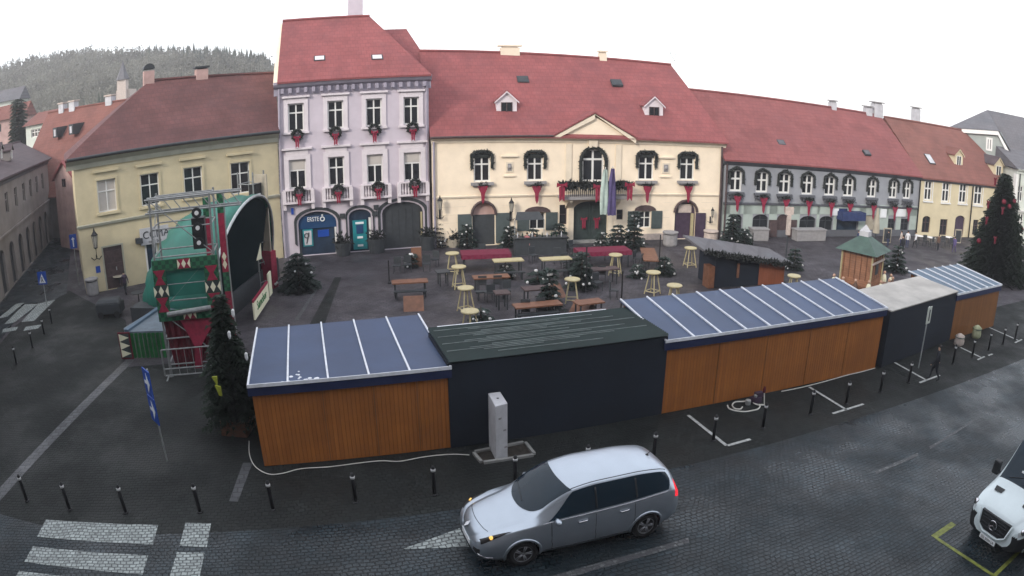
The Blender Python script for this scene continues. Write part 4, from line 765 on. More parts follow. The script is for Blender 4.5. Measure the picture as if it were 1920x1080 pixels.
for k in range(5200):
    y = rr.uniform(100, 262); x = rr.uniform(-1.02, -.30)*y*1.0
    z = hz(x, y)
    if z < .5 and y > 110 and rr.random() < .7: continue
    con = (math.sin(x*.035+y*.02)+math.sin(y*.05-x*.012)+rr.gauss(0, .6)) > 1.5; hgt = rr.uniform(5, 9)*(1.0 if con else 1.0)
    p = Vector((x, y, z-.5))
    if con:
        for lv in range(4):
            zz = hgt*(.15+.22*lv); r = hgt*.2*(1-lv*.22); n = 6; a0 = rr.random()*6
            ring = [p+Vector((r*math.cos(a0+i*6.283/n)*rr.uniform(.6, 1.2), r*math.sin(a0+i*6.283/n)*rr.uniform(.6, 1.2), zz-rr.uniform(0, .5))) for i in range(n)]
            fb.add(ring+[p+Vector((0, 0, zz+hgt*.34))], [(i, (i+1) % n, n) for i in range(n)])
    else:
        n = 20
        for i in range(n):
            a = rr.random()*6.283; q = rr.random(); r = hgt*.26*math.sqrt(rr.random())*math.sin(math.pi*min(.95, .25+q*.75))**.5; c = p+Vector((r*math.cos(a), r*math.sin(a), hgt*(.3+.7*q))); u = Vector((rr.gauss(0, 1), rr.gauss(0, 1), rr.gauss(0, 1.5))).normalized()*rr.uniform(.25, .7); v = u.orthogonal().normalized()*rr.uniform(.1, .4)
            fa.add([c-u, c+v, c+u, c-v], [(0, 1, 2, 3)])
        fa.add([p+Vector((-.12, 0, 0)), p+Vector((.12, 0, 0)), p+Vector((.05, 0, hgt)), p+Vector((-.05, 0, hgt))], [(0, 1, 2, 3)])
o = fa.build('bare_wood', M['bare']); o['kind'] = 'stuff'; o = fb.build('conifer_wood', M['conif']); o['kind'] = 'stuff'
def simple_house(px, y, w, d, h, label, wm, rm):
    p = AY(*px, y); t = E('hillside_house', label, 'house', p, R(20)); b = MB(); b.box(-w/2, w/2, 0, d, -2, h); b.build('wall', wm, t)
    b = MB(); b.prism([(-w/2-.4, -.5, h), (-w/2-.4, d+.5, h), (-w/2-.4, d/2, h+w*.35)], (w+.8, 0, 0)); b.build('roof', rm, t)
    for x in (-w*.25, w*.2): panel(t, 'window', x-.4, x+.4, -.05, 0, h*.4, h*.8, M['dark'])
simple_house((8, 228), 85, 6, 5, 3.2, 'small pale house low on the wooded hill at the left edge', M['gwhite'], M['tile4'])
simple_house((14, 258), 75, 6, 5, 2.6, 'low house with orange tiled roof under the hill at the left edge', M['pinkp'], M['tilebr'])
p = AY(231, 196, 120); t = E('chapel', 'tiny chapel with pointed turret on the hillside above the red roofs', 'chapel', p, R(15)); b = MB(); b.box(-1.6, 1.6, 0, 5, -3, 3); b.build('wall', M['pinks'], t); b = MB(); b.box(-1, 1, -1.2, .8, -3, 5); b.build('tower', M['pinks'], t); b = MB(); b.lathe([(1.6, 5), (.9, 6.5), (.01, 9)], (0, -.2, 0), 6); b.build('spire', M['tile4'], t)
# ------------------------------------------------------------------ conifers
def fir(b, h, r, seed, dens=1.0, base=.08, leaf=.16, gap=1.0):
    q = random.Random(seed); lv = int(h/ (.22*gap))
    for i in range(lv):
        f = i/lv; z = h*(base+(1-base)*f); rad = r*(1-f)**.85*q.uniform(.86, 1.1)+.06; nb = max(5, int((9+rad*6)*dens))
        for k in range(nb):
            a = 2*math.pi*(k+q.random())/nb; rl = rad*q.uniform(.72, 1.12); dr = -.28*rl+q.uniform(-.05, .05); d = Vector((math.cos(a), math.sin(a), 0)); s = Vector((-d.y, d.x, 0))
            ns = max(2, int(rl/leaf*1.3))
            for j in range(ns):
                u = (j+q.random())/ns*.95+.05; c = Vector((0, 0, z))+d*rl*u+Vector((0, 0, dr*u*u+.12*u)); w = leaf*(1.25-u*.6)*(1+.5*q.random())
                for sg in (-1, 1):
                    tip = c+s*sg*w*1.5+d*w*.9+Vector((0, 0, -w*q.uniform(.1, .6))); b.add([c-d*w*.35, c+d*w*.5+Vector((0, 0, w*.3)), tip], [(0, 1, 2)])
            e = Vector((0, 0, z))+d*rl+Vector((0, 0, dr+.1)); b.add([e-d*leaf*1.2+s*.06, e-d*leaf*1.2-s*.06, e+d*leaf*.7+Vector((0, 0, -.03))], [(0, 1, 2)])
def fir_tree(loc, h, r, seed, label, group=None, m=None, dens=1.0, leaf=.16, name='fir_tree', balls=0, ballm=None, stand=None, gap=1.0, ballr=.08, cat='tree', rib=0):
    t = E(name, label, cat, loc, 0, group); b = MB(); b.bar((0, 0, 0), (0, 0, h*.97), .05+h*.012, .01, 7); b.build('trunk', M['bark'], t)
    b = MB(); fir(b, h, r, seed, dens, leaf=leaf, gap=gap); b.build('crown', m or M['pine'], t); q = random.Random(seed+1)
    for i in range(balls):
        f = .08+.85*q.random(); a = q.uniform(math.pi, 2*math.pi) if i % 5 else q.random()*6.28; rad = (r*(1-f)**.85)*1.0; c = MB(); c.ball((rad*math.cos(a), rad*math.sin(a), h*(.08+.92*f)-.1), ballr*q.uniform(.8, 1.2), 8); c.build('bauble', ballm or M['red'], t, True)
    if stand: c = MB(); c.box(-.4, .4, -.4, .4, 0, .38); c.build('planter', stand, t)
    return t
g = G(440, 815); near = fir_tree((g.x+.05, g.y+.3, .25), 4.25, 1.15, 11, 'dark fir tree left of the front stalls, hung with a yellow ornament', dens=1.15, leaf=.13, gap=.75)
c = MB(); c.box(-.45, .45, -.45, .45, -.25, .25); c.build('planter', M['table'], near)
for k, q in enumerate(((437, 587), (430, 628), (462, 668))):
    d = Vector(ray(*q)); tt = (g.y-.9)/d.y; p = Vector((0, 0, H))+d*tt-near.location; c = MB(); c.lathe([(.02, -.12), (.05, -.05), (.05, .08), (.015, .12)], p, 7); c.build('bauble', M['cap'], near)
d = Vector(ray(406, 724)); tt = (g.y-.9)/d.y; p = Vector((0, 0, H))+d*tt-near.location; c = MB(); c.prism([p+Vector((-.12, 0, .28)), p+Vector((.05, 0, .3)), p+Vector((.02, 0, .02))], (0, .06, 0)); c.prism([p+Vector((-.06, 0, .02)), p+Vector((.12, 0, -.02)), p+Vector((.12, 0, -.32)), p+Vector((.03, 0, -.3))], (0, .06, 0)); c.build('yellow_ornament', M['yel'], near)
g = G(1865, 520); bt = fir_tree(g, HT((1865, 520), (1869, 322)), 3.0, 5, 'tall christmas tree with red bows before the pale yellow house', dens=2.0, leaf=.24, gap=.85, balls=6, ballr=.18, ballm=M['redm'])
c = MB(); c.box(-1.3, 1.3, -1.3, 1.3, 0, .45); c.build('planter', M['dark'], bt)
for i, q in enumerate(((1866, 335), (1853, 378), (1880, 390), (1850, 408), (1866, 445))):
    d = Vector(ray(*q)); tt = (g.y-(1.2 if i else .3))/d.y; p = Vector((0, 0, H))+d*tt-bt.location; c = MB(); ribbon(c, p.x, p.y, p.z, .55); c.build('bow', M['redm'], bt)
def small_firs(lst, group, bl, cat='tree'):
    for i, (bx, by, ty, r, lab) in enumerate(lst): g = G(bx, by); h = HT((bx, by), (bx, ty)); fir_tree(g, h, r, 40+i+bx, lab, group, M['pine2'], .9, .17, balls=bl, ballm=M['cap'], ballr=.07, gap=1.25)
small_firs([(562, 542, 470, 1.5, 'wide dark fir tree with pale baubles in front of the bank'), (822, 462, 412, .8, 'small fir between the bank and the town hall lantern'), (876, 462, 415, .8, 'small fir left of the shuttered town hall door'),
            (955, 462, 420, .8, 'small fir right of the shuttered town hall door'), (1048, 464, 415, .85, 'small fir left of the dark town hall gate'), (1158, 466, 418, .9, 'small fir under the small window right of the gate'), (1188, 468, 392, .8, 'slim fir in front of the right grey-green shutters'),
            (1090, 540, 468, .85, 'fir standing among the tables below the gate'), (1245, 515, 478, .7, 'small fir beside the slanting brown table'), (1372, 462, 398, 1.0, 'tall slim fir at the left end of the long blue-grey house'), (1395, 465, 425, .8, 'shorter fir beside the market hut roof'),
            (1488, 505, 462, .7, 'small fir right of the low market hut'), (1680, 510, 455, .9, 'dark fir right of the wooden crib hut'), (1655, 500, 462, .6, 'slim dark fir close behind the crib hut'), (1345, 530, 470, .6, 'narrow dark fir at the left corner of the low market hut'),
            (1030, 580, 498, .6, 'leafy dark fir between the scattered brown benches'), (772, 500, 470, .5, 'little fir behind the left brown table'), (1000, 470, 425, .7, 'small fir behind the bar counter'), (948, 520, 492, .6, 'squat fir just right of the middle brown table'), (1008, 528, 500, .7, 'squat fir below the gap between the pale edged tables'), (1082, 510, 470, .8, 'dark fir left of the dull brown table'), (1128, 468, 430, .6, 'small fir right of the town hall gate'), (902, 600, 572, .5, 'tiny fir beside the nearest bar table'), (1195, 520, 490, .5, 'tiny fir at the near end of the slanting table')], 'small firs around the square', 7)
d = AY(38, 300, 70); fir_tree((d.x, d.y, d.z-6), AY(38, 182, 70).z-d.z+6, 3.0, 77, 'huge dark evergreen in front of the hill at the far left', m=M['conif'], dens=1.6, leaf=.55, gap=2.2, name='evergreen_tree')
# ------------------------------------------------------------------ stalls along the street
def stall(name, label, pl, pr, fl, fr_, rl, rr_, dep, wm, rm, fasc=None, seams=0, kind='seam', group='market stalls along the street', zb=.02, side=.1):
    """pl, pr: foot of the front wall; fl, fr_: front roof corners; rl, rr_: rear roof corners (pixels)"""
    a, c = G(*pl), G(*pr); d = c-a; Ln = d.length; ang = math.atan2(d.y, d.x); u = d/Ln; nn = Vector((-u.y, u.x, 0)); x0, x1 = -side, Ln+side
    def onx(px, x):
        r = Vector(ray(*px)); q = a+u*x-Vector((0, 0, H)); t = q.dot(u)/r.dot(u); p = Vector((0, 0, H))+r*t-a; return p.dot(nn), p.z
    F = [onx(fl, x0), onx(fr_, x1)]; B_ = [onx(rl, x0), onx(rr_, x1)]
    F = [f for f in F if f]; y0 = sum(f[0] for f in F)/2; zf = sum(f[1] for f in F)/2; yr = sum(f[0] for f in B_)/2; zr = sum(f[1] for f in B_)/2
    if dep: zr = zf+(zr-zf)*1.0
    y0 = min(-.06, max(-.45, y0)); sl_ = (zr-zf)/(yr-y0); rz_ = lambda y: zf+sl_*(y-y0); y1 = yr; dw = y1-.15
    t = E(name, label, 'stall' if 'stall' in name else 'container', a, ang, group); h = rz_(0)-.06; hb = rz_(dw)-.06
    b = MB(); b.add([(0, 0, zb), (Ln, 0, zb), (Ln, dw, zb), (0, dw, zb), (0, 0, h), (Ln, 0, h), (Ln, dw, hb), (0, dw, hb)], [(3, 2, 1, 0), (0, 1, 5, 4), (1, 2, 6, 5), (2, 3, 7, 6), (3, 0, 4, 7), (4, 5, 6, 7)]); wl = b.build('wall', wm, t)
    b = MB()
    if kind == 'corr':
        n = 24; x0, x1 = .02, Ln-.02; y0 = -.06
        for k in range(n):
            ya, yb = y0+(y1-y0)*k/n, y0+(y1-y0)*(k+1)/n; ym = (ya+yb)/2
            b.add([(x0, ya, rz_(ya)), (x1, ya, rz_(ya)), (x1, ym, rz_(ym)+.07), (x0, ym, rz_(ym)+.07), (x1, yb, rz_(yb)), (x0, yb, rz_(yb))], [(0, 1, 2, 3), (3, 2, 4, 5), (0, 3, 5), (1, 4, 2)])
        b.add([(x0, y0, rz_(y0)-.02), (x1, y0, rz_(y0)-.02), (x1, y1, rz_(y1)-.02), (x0, y1, rz_(y1)-.02)], [(3, 2, 1, 0)])
    else:
        b.add([(x0, y0, rz_(y0)), (x1, y0, rz_(y0)), (x1, y1, rz_(y1)), (x0, y1, rz_(y1)), (x0, y0, rz_(y0)-.05), (x1, y0, rz_(y0)-.05), (x1, y1, rz_(y1)-.05), (x0, y1, rz_(y1)-.05)], [(0, 1, 2, 3), (7, 6, 5, 4), (0, 4, 5, 1), (1, 5, 6, 2), (2, 6, 7, 3), (3, 7, 4, 0)])
    rf = b.build('roof', rm, t)
    if kind == 'corr':
        q = MB(); q.box(x0+.3, x1-.8, y1-.06, y1, rz_(y1)+.02, rz_(y1)+.07); q.build('rear_trim', M['seam'], rf)
        for k in range(2, n-3):
            if k % 5 == 3: continue
            yy = y0+(y1-y0)*(k+.5)/n; q = MB(); q.box(x0+.1+(k*7 % 5)*.35, x1-.3-(k*5 % 7)*.6, yy-.012, yy+.012, rz_(yy)+.06, rz_(yy)+.08); q.build('roof_batten', M['dsteel'], rf)
    if fasc:
        q = MB(); q.box(x0, x1, y0+.0, y0+.04, rz_(y0)-.30, rz_(y0)-.052); q.box(x0, x0+.04, y0+.042, .0, rz_(y0)-.28, rz_(y0)-.052); q.box(x1-.04, x1, y0+.042, 0, rz_(y0)-.28, rz_(y0)-.052); q.build('fascia', fasc, rf)
    if seams:
        for k in range(seams+1):
            q = MB(); x = x0+.03+(x1-x0-.06)*k/seams; w = .026
            q.add([(x-w, y0, rz_(y0)+.002), (x+w, y0, rz_(y0)+.002), (x+w, y1, rz_(y1)+.002), (x-w, y1, rz_(y1)+.002), (x-w, y0, rz_(y0)+.055), (x+w, y0, rz_(y0)+.055), (x+w, y1, rz_(y1)+.055), (x-w, y1, rz_(y1)+.055)], [(4, 5, 6, 7), (0, 1, 5, 4), (1, 2, 6, 5), (2, 3, 7, 6), (3, 0, 4, 7)])
            q.build('standing_seam', M['seam'], rf)
        q = MB(); q.box(x0, x1, y0-.03, y0-.002, rz_(y0)-.04, rz_(y0)+.06); q.build('eaves_strip', M['seam'], rf)
    return t, Ln, rz_, y0, y1
S1, L1, rz1, y0, y1 = stall('market_stall', 'left orange stall with five-bay blue roof beside the dark fir', (496, 875), (845, 840), (460, 725), (842, 690), (487, 614), (799, 591), 0, M['wood'], M['bluemet'], M['navy'], 5)
rf = [c for c in S1.children if c.name.startswith('roof')][0]
q = random.Random(4)
for _ in range(14):
    x, y = q.gauss(1.3, .35), q.gauss(.35, .3); r = q.uniform(.02, .07); b = MB(); b.lathe([(r, 0), (r*.7, .012)], (x, y, rz1(y)+.002), 7); b.build('bird_dropping', M['seam'], rf)
def joints(t, Ln, hh, fr, m, w=.018):
    for f in fr: b = MB(); b.box(Ln*f-w, Ln*f+w, -.014, -.001, .04, hh); b.build('board_joint', m, t)
joints(S1, L1, rz1(0)-.32, (.36, .62, .84), M['wood2'])
C1, LC, rzc, *_ = stall('dark_container', 'black container with green corrugated roof between the two long orange stalls', (846, 841), (1240, 777), (844, 680), (1243, 634), (800, 610), (1168, 586), 0, M['blackw'], M['corr'], kind='corr')
S2, LS2, rz2_, *_ = stall('market_stall', 'longest orange stall with ten-bay blue roof in the middle of the row', (1238, 777), (1640, 691), (1250, 643), (1662, 577), (1168, 562), (1560, 522), 0, M['wood'], M['bluemet'], M['navy'], 10)
joints(S2, LS2, rz2_(0)-.32, (.2, .4, .6, .8), M['wood2'])
C2, *_ = stall('dark_container', 'black container with flat beige roof right of the longest stall', (1652, 690), (1780, 638), (1665, 575), (1788, 547), (1590, 538), (1720, 526), 0, M['blackw'], M['beige'], kind='flat', side=0)
S3, *_ = stall('market_stall', 'small orange stall with pale blue roof at the right end of the row', (1780, 638), (1862, 612), (1796, 550), (1873, 535), (1710, 507), (1788, 497), 0, M['wood2'], M['steelb'], M['navy'], 6)
# low hut on the square
a = G(1338, 540); c = G(1468, 532); zL = HT((1338, 540), (1328, 470)); zR = HT((1468, 532), (1474, 491)); t = E('market_hut', 'low orange and dark market hut with drooping grey roof on the square', 'stall', a, math.atan2(c.y-a.y, c.x-a.x)); Lh = (c-a).length
zh = lambda x: zL+(zR-zL)*x/Lh
b = MB(); b.prism([(0, 0, .02), (Lh*.62, 0, .02), (Lh*.62, 0, zh(Lh*.62)-.05), (0, 0, zL-.05)], (0, 2.0, 0)); b.build('wall', M['blackw'], t); b = MB(); b.prism([(Lh*.62, -.03, .02), (Lh, -.03, .02), (Lh, -.03, zR-.05), (Lh*.62, -.03, zh(Lh*.62)-.05)], (0, 2.0, 0)); b.build('orange_wall', M['orange'], t); b = MB(); b.box(-.4, -.05, -.1, .6, .02, zL*.6); b.build('side_board', M['table'], t)
b = MB(); b.add([(-.9, -.5, zh(-.9)+.02), (Lh+.5, -.5, zh(Lh+.5)+.02), (Lh+.2, 2.2, zR+.25), (-1.0, 2.2, zL+.45), (-.9, -.5, zh(-.9)-.1), (Lh+.5, -.5, zh(Lh+.5)-.1), (Lh+.2, 2.2, zR+.12), (-1.0, 2.2, zL+.32)], [(0, 1, 2, 3), (7, 6, 5, 4), (0, 4, 5, 1), (1, 5, 6, 2), (2, 6, 7, 3), (3, 7, 4, 0)]); r_ = b.build('roof', M['tile4'], t)
b = MB(); garl(b, [(-.9+(Lh+1.4)*k/20, -.5, zh(-.9+(Lh+1.4)*k/20)-.03) for k in range(21)], .13, 700, 8, .18); b.build('garland', M['garl'], r_); panel(t, 'post', Lh*.3, Lh*.33, -.06, 0, .5, 1.3, M['table'])
# wooden crib hut
g = G(1612, 536); cw_ = .98; hh = HT((1612, 536), (1620, 466)); t = E('crib_hut', 'tall wooden crib hut with dull green roof and pale figures at its foot', 'hut', g, R(40))
b = MB(); b.box(-cw_, cw_, -cw_, cw_, .25, hh); wl = b.build('wall', M['brick'], t); b = MB(); b.box(-cw_-.4, cw_+.4, -cw_-.4, cw_+.4, 0, .25); b.build('platform', M['table'], t)
for sx in (-1, 1):
    for sy in (-1, 1): b = MB(); b.bar((sx*(cw_+.03), sy*(cw_+.03), .25), (sx*(cw_+.03), sy*(cw_+.03), hh+.05), .06, n=6); b.build('corner_post', M['pale'], wl)
for k in range(5):
    for sx in (0, 1): b = MB(); x = -cw_+.3+k*.38; (b.box(x, x+.05, -cw_-.03, -cw_-.002, .6, hh-.1) if sx else b.box(-cw_-.03, -cw_-.002, x, x+.05, .6, hh-.1)); b.build('batten', M['table'], wl)
zt = hh-.05; b = MB(); R_ = cw_+.4; b.add([(-R_, -R_, zt), (R_, -R_, zt), (R_, R_, zt), (-R_, R_, zt), (-.35, -.35, zt+.75), (.35, -.35, zt+.75), (.35, .35, zt+.75), (-.35, .35, zt+.75), (0, 0, zt+.95)], [(0, 1, 5, 4), (1, 2, 6, 5), (2, 3, 7, 6), (3, 0, 4, 7), (4, 5, 8), (5, 6, 8), (6, 7, 8), (7, 4, 8), (3, 2, 1, 0)]); rf = b.build('roof', M['green'], t)
b = MB(); b.box(-.3, .3, -.3, .3, zt+.8, zt+1.1); b.lathe([(.35, zt+1.1), (.02, zt+1.45)], n=4); b.build('lantern_turret', M['conc'], rf)
panel(t, 'beam', -cw_-.1, cw_+.1, -cw_-.14, -cw_-.04, hh*.72, hh*.72+.1, M['pinks']); panel(t, 'opening', -.3, .2, -cw_-.05, -cw_-.031, .9, 1.5, M['dark'])
for i in range(9):
    a_ = 3.3+i/8*3.3; rr_ = cw_+.85; p = g+Vector((rr_*math.cos(a_)*1.15, rr_*math.sin(a_)*.9-.1, 0))
    f = E('crib_figure', ['pale kneeling figure', 'standing figure in white', 'brown hooded figure', 'small cream figure'][i % 4]+' at the crib hut, %s from the left' % ORD[i], 'figure', p, a_, 'crib figures')
    b = MB(); b.lathe([(.2, 0), (.18, .3), (.12, .55), (.05, .62)], n=9); b.build('robe', [M['creamf'], M['fwhite'], M['fbr'], M['creamf']][i % 4], f, True); b = MB(); b.ball((0, 0, .72), .1, 8); b.build('head', M['skin'], f, True)
# ------------------------------------------------------------------ stage
stage = E('concert_stage', 'domed concert stage under a teal tarpaulin with green skirted deck, left of the square', 'stage', (0, 0, 0))
bx, by, bw_, bd, bh = -13.3, 31.4, 4.4, 5.1, 5.45
b = MB(); n, k = 20, 14; vs = []
for i in range(n+1):
    ph = math.pi*i/n
    for j in range(k+1):
        th = (math.pi/2)*j/k; c = math.cos(th)**.55 if j < k else 0.0; f = 1+.02*math.sin(i*3.1+j*2.3)
        vs.append((bx-bd*math.sin(th)*f+.9*math.sin(ph), by-bw_*math.cos(ph)*c*f, .6+(bh-.6)*max(0, math.sin(ph))**.8*(c**.85 if c > 0 else 0)*f))
b.add(vs, [(i*(k+1)+j, i*(k+1)+j+1, (i+1)*(k+1)+j+1, (i+1)*(k+1)+j) for i in range(n) for j in range(k)])
o = b.build('tarpaulin', M['tarp'], stage, True); m_ = o.modifiers.new('solid', 'SOLIDIFY'); m_.thickness = .04
b = MB(); b.add([(bx-.12+.9*math.sin(math.pi*i/20), by-bw_*.97*math.cos(math.pi*i/20), .6+(bh-.65)*math.sin(math.pi*i/20)**.8*.985) for i in range(21)], [tuple(range(21))]); b.build('opening_shade', M['tarpd'], stage)  # dark sheet closing the dome's mouth, stands in for the shaded inside
b = MB()
for rr_ in (1.0,): b.tube([(bx+.05+.9*math.sin(math.pi*i/24), by-bw_*math.cos(math.pi*i/24), .6+(bh-.6)*max(0, math.sin(math.pi*i/24))**.8) for i in range(25)], .07)
b.build('arch_truss', M['steel'], stage)
b = MB(); b.box(-18, -13.25, 27.4, 37, 0, 1.1); b.build('deck', M['dark'], stage)
a = G(240, 672); c = G(312, 671); b = MB(); n = 30; q = (c-a)
for i in range(n):
    p0 = a+q*(i/n); p1 = a+q*((i+1)/n); off = .05*math.sin(i*1.9)
    b.add([(p0.x, p0.y+off, .02), (p1.x, p1.y-off, .02), (p1.x, p1.y-off, 1.12), (p0.x, p0.y+off, 1.12)], [(0, 1, 2, 3)])
o = b.build('skirt', M['skirt'], stage); 
e = G(290, 585, 1.12); e2 = G(232, 617, 1.12)
b = MB(); zt = 1.16; P_ = [(a.x-.0, a.y+.1), (c.x, c.y+.1), (c.x+.5, 27.5), (e.x, e.y+2), (e2.x, e2.y)]
b.prism([(x, y, zt-.1) for x, y in P_], (0, 0, .1)); b.build('side_deck', M['cushion'], stage)
b = MB(); b.prism([(a.x, a.y+.1, zt+.002), (a.x+.22, a.y+.1, zt+.002), (e.x+.22, e.y+2, zt+.002), (e.x, e.y+2, zt+.002)], (0, 0, .1)); b.build('deck_edge', M['steelb'], stage)
def harlequin(b, bc, x0, x1, z0, z1, y, nrow): pass
pw = (c-a).length*.28; u_ = (c-a).normalized()
pn = E('triangle_panel', 'white and green triangle panel with red border at the left end of the green skirt', 'panel', a-u_*.25+Vector((0, -.12, 0)), math.atan2(u_.y, u_.x))
b = MB(); b.box(0, .62, 0, .06, .02, 1.2); b.build('board', M['darkred'], pn); b = MB(); b.box(.06, .55, -.01, -.001, .08, 1.14); b.build('field', M['gate'], pn); b = MB()
for k_ in range(3): z_ = .1+k_*.35; b.prism([(.06, -.012, z_), (.55, -.012, z_+.17), (.06, -.012, z_+.34)], (0, -.01, 0))
b.build('triangles', M['creamf'], pn)
# front truss tower
def tower(name, label, base, ang, w, d, h, group='stage towers'):
    t = E(name, label, 'tower', base, ang, group)
    def one(nm, p, q_, r): b = MB(); b.bar(p, q_, r, n=6); b.build(nm, M['steeld'], t)
    for x in (0, w):
        for y in (0, d):
            one('upright', (x, y, 0), (x, y, h), .045); b = MB(); b.lathe([(.1, 0), (.1, .04), (.06, .06), (.05, .2)], (x, y, 0), 8); b.build('foot', M['steeld'], t)
    for z in np.arange(.5, h+.01, 1.05):
        for y in (0, d): one('ledger', (0, y, z), (w, y, z), .03)
        for x in (0, w): one('ledger', (x, 0, z), (x, d, z), .03)
    z = .5; f = 0
    while z+2.1 < h: one('brace', (0 if f else w, 0, z), (w if f else 0, 0, z+2.1), .022); one('brace', (0, d if f else 0, z), (0, 0 if f else d, z+2.1), .022); z += 2.1; f ^= 1
    return t
a = G(322, 706); c = G(428, 697); u_ = (c-a); w = u_.length; ang = math.atan2(u_.y, u_.x); ht = HT((322, 706), (286, 372))
T1 = tower('truss_tower', 'front scaffold tower of the stage clad with green checked boards and red drape', a, ang, w, 1.5, ht)
zb1, zb0 = HT((322, 706), (295, 487)), HT((322, 706), (312, 600)); 
def chk(x0, x1, z0, z1): b = MB(); b.box(x0, x1, -.16, -.1, z0, z1); return b.build('checked_board', M['check'], T1)
chk(-.1, w+.15, zb1-.42, zb1); chk(-.1, w+.15, zb0, zb0+.42); chk(-.1, .42, zb0+.424, zb1-.424); chk(w-.42, w+.15, zb0+.424, zb1-.424)
def diamond(b, x, y, z, w_, h_): b.prism([(x-w_/2, y, z), (x, y, z-h_/2), (x+w_/2, y, z), (x, y, z+h_/2)], (0, -.012, 0))
def motif(x, z, s=1.0, m0=None):       # diamonds on a dark or red field
    b = MB(); b.box(x-.3*s, x+.3*s, -.175, -.162, z-.21*s, z+.21*s); f = b.build('motif_field', m0 or M['gate'], T1); b = MB(); diamond(b, x, -.178, z, .22*s, .4*s)
    for sg in (-1, 1): b.prism([(x+sg*.3*s, -.178, z-.21*s), (x+sg*.17*s, -.178, z), (x+sg*.3*s, -.178, z+.21*s)], (0, -.012, 0))
    b.build('motif_diamonds', M['creamf'], f)
zm = (zb0+zb1)/2
for x in (.16, w-.13): motif(x, zm)
for z in (zb1-.2, zb0+.2): motif(w/2, z, .85, M['red'])
for x in (.16, w-.13):
    for z, s_ in ((zm+.52, 1), (zm-.52, -1)): b = MB(); b.prism([(x-.25, -.165, z+.28), (x+.25, -.165, z+.28), (x+.07, -.165, z), (x+.22, -.165, z-.28), (x-.22, -.165, z-.28), (x-.07, -.165, z)], (0, -.012, 0)); b.build('red_hourglass', M['red'], T1)
b = MB(); b.box(.4, w-.4, -.02, .02, zb0+.9, zb1-.4); b.build('green_cloth', M['tarp'], T1)
b = MB(); b.bar((.3, -.3, zb0+.3), (w-.3, -.3, zb0+.42), .1, n=10); b.build('rolled_canvas', M['steeld'], T1)
b = MB(); n = 18; xa = .02
vs = [];
for i in range(n+1):
    f = i/n; vs.append((w*f*.98+.01, .1+.09*math.sin(i*2.4), zb0+.02)); vs.append(((w*(.1+.75*f)) if f < .5 else w*(.1+.375)+(f-.5)*w*.3, .1+.09*math.sin(i*2.4), .35))
b.add(vs, [(2*i, 2*i+1, 2*i+3, 2*i+2) for i in range(n)]); o = b.build('red_drape', M['darkred'], T1); o.modifiers.new('s', 'SOLIDIFY').thickness = .03
b = MB(); b.add([(w*.3, -.02, zb0), (w*.95, -.02, zb0), (w*.62, -.1, 1.2), (w*.58, -.12, .3), (w*.45, -.12, .3), (w*.5, -.1, 1.2)], [(0, 5, 2, 1), (5, 4, 3, 2)]); o = b.build('red_curtain', M['red'], T1); o.modifiers.new('s', 'SOLIDIFY').thickness = .03
b = MB()
for z in (ht-.05, ht-.55):
    for y in (0, .5): b.bar((-.2, y, z), (w+1.2, y, z), .04, n=6)
for i in range(10): x = -.2+(w+1.4)*i/10; b.bar((x, 0, ht-.05), (x+(w+1.4)/10, 0, ht-.55), .02, n=4)
b.build('top_truss', M['steeld'], T1)
# speaker/light column on the tower
lb = MB(); lb.box(w*.45+.55, w*.45+1.05, .0, .5, zb1+.25, ht-.9); ls = lb.build('light_column', M['black'], T1)
for k_ in range(3):
    z_ = zb1+.5+k_*.55; qd = Vector((0, -1, 0)).to_track_quat('Z', 'Y'); b = MB(); b.lathe([(.17, 0), (.2, .1), (.2, .12)], (w*.45+.8, -.01, z_), 12, qd); sp = b.build('spotlight', M['plast'], ls)
    b = MB(); b.lathe([(.085, .121), (.085, .14)], (w*.45+.8, -.01, z_), 10, qd); b.build('lens', M['cap'], T1)
# red and green striped masts
def mast(px, top, label):
    g = G(*px); h = HT(px, top); t = E('striped_mast', label, 'mast', g, ang, 'red and green masts of the stage'); b = MB(); n = 8
    for i in range(n): b = MB(); b.box(-.13, .13, -.05, .05, h*i/n, h*(i+1)/n-.004); b.build('panel', M['red'] if i % 4 < 3 else M['check'], t)
    b = MB()
    for z in (h*.55, h*.6): diamond(b, 0, -.052, z, .2, .4)
    b.build('diamonds', M['creamf'], t); b = MB(); b.bar((.16, .1, 0), (.16, .1, h), .03, n=5); b.build('pole', M['steel'], t)
mast((415, 655), (386, 370), 'left red and green mast in front of the tarpaulin opening'); mast((440, 650), (409, 362), 'right red and green mast in front of the tarpaulin opening')
# right tower
g = G(512, 548); h2 = HT((512, 548), (497, 322)); T2 = tower('truss_tower', 'far scaffold tower of the stage with spotlight column beside the lilac house', g+Vector((-.7, 0, 0)), R(70), .9, 1.1, h2)
b = MB(); b.box(.1, .6, -.06, .4, h2*.48, h2*.9); ls = b.build('light_column', M['black'], T2)
for k_ in range(4): b = MB(); b.box(-.02+.15, .45, -.12, -.061, h2*(.52+.09*k_), h2*(.55+.09*k_)); b.build('spotlight', M['cap'], ls)
b = MB(); b.box(.65, .72, -.4, .5, h2*.3, h2*.97); b.build('canvas_strip', M['umb'], T2); b = MB(); b.box(.5, .95, -.5, 1.2, .1, h2*.33); b.build('red_skirt', M['red'], T2)
b = MB(); b.box(-.3, .2, -.1, 0, h2*.28, h2*.45); b.build('cream_board', M['creamf'], T2)
# drawbar truss between towers
p1 = Vector((a.x+u_.x, a.y+u_.y, ht-.2)); p2 = Vector((g.x-1.2, g.y, h2-.1))
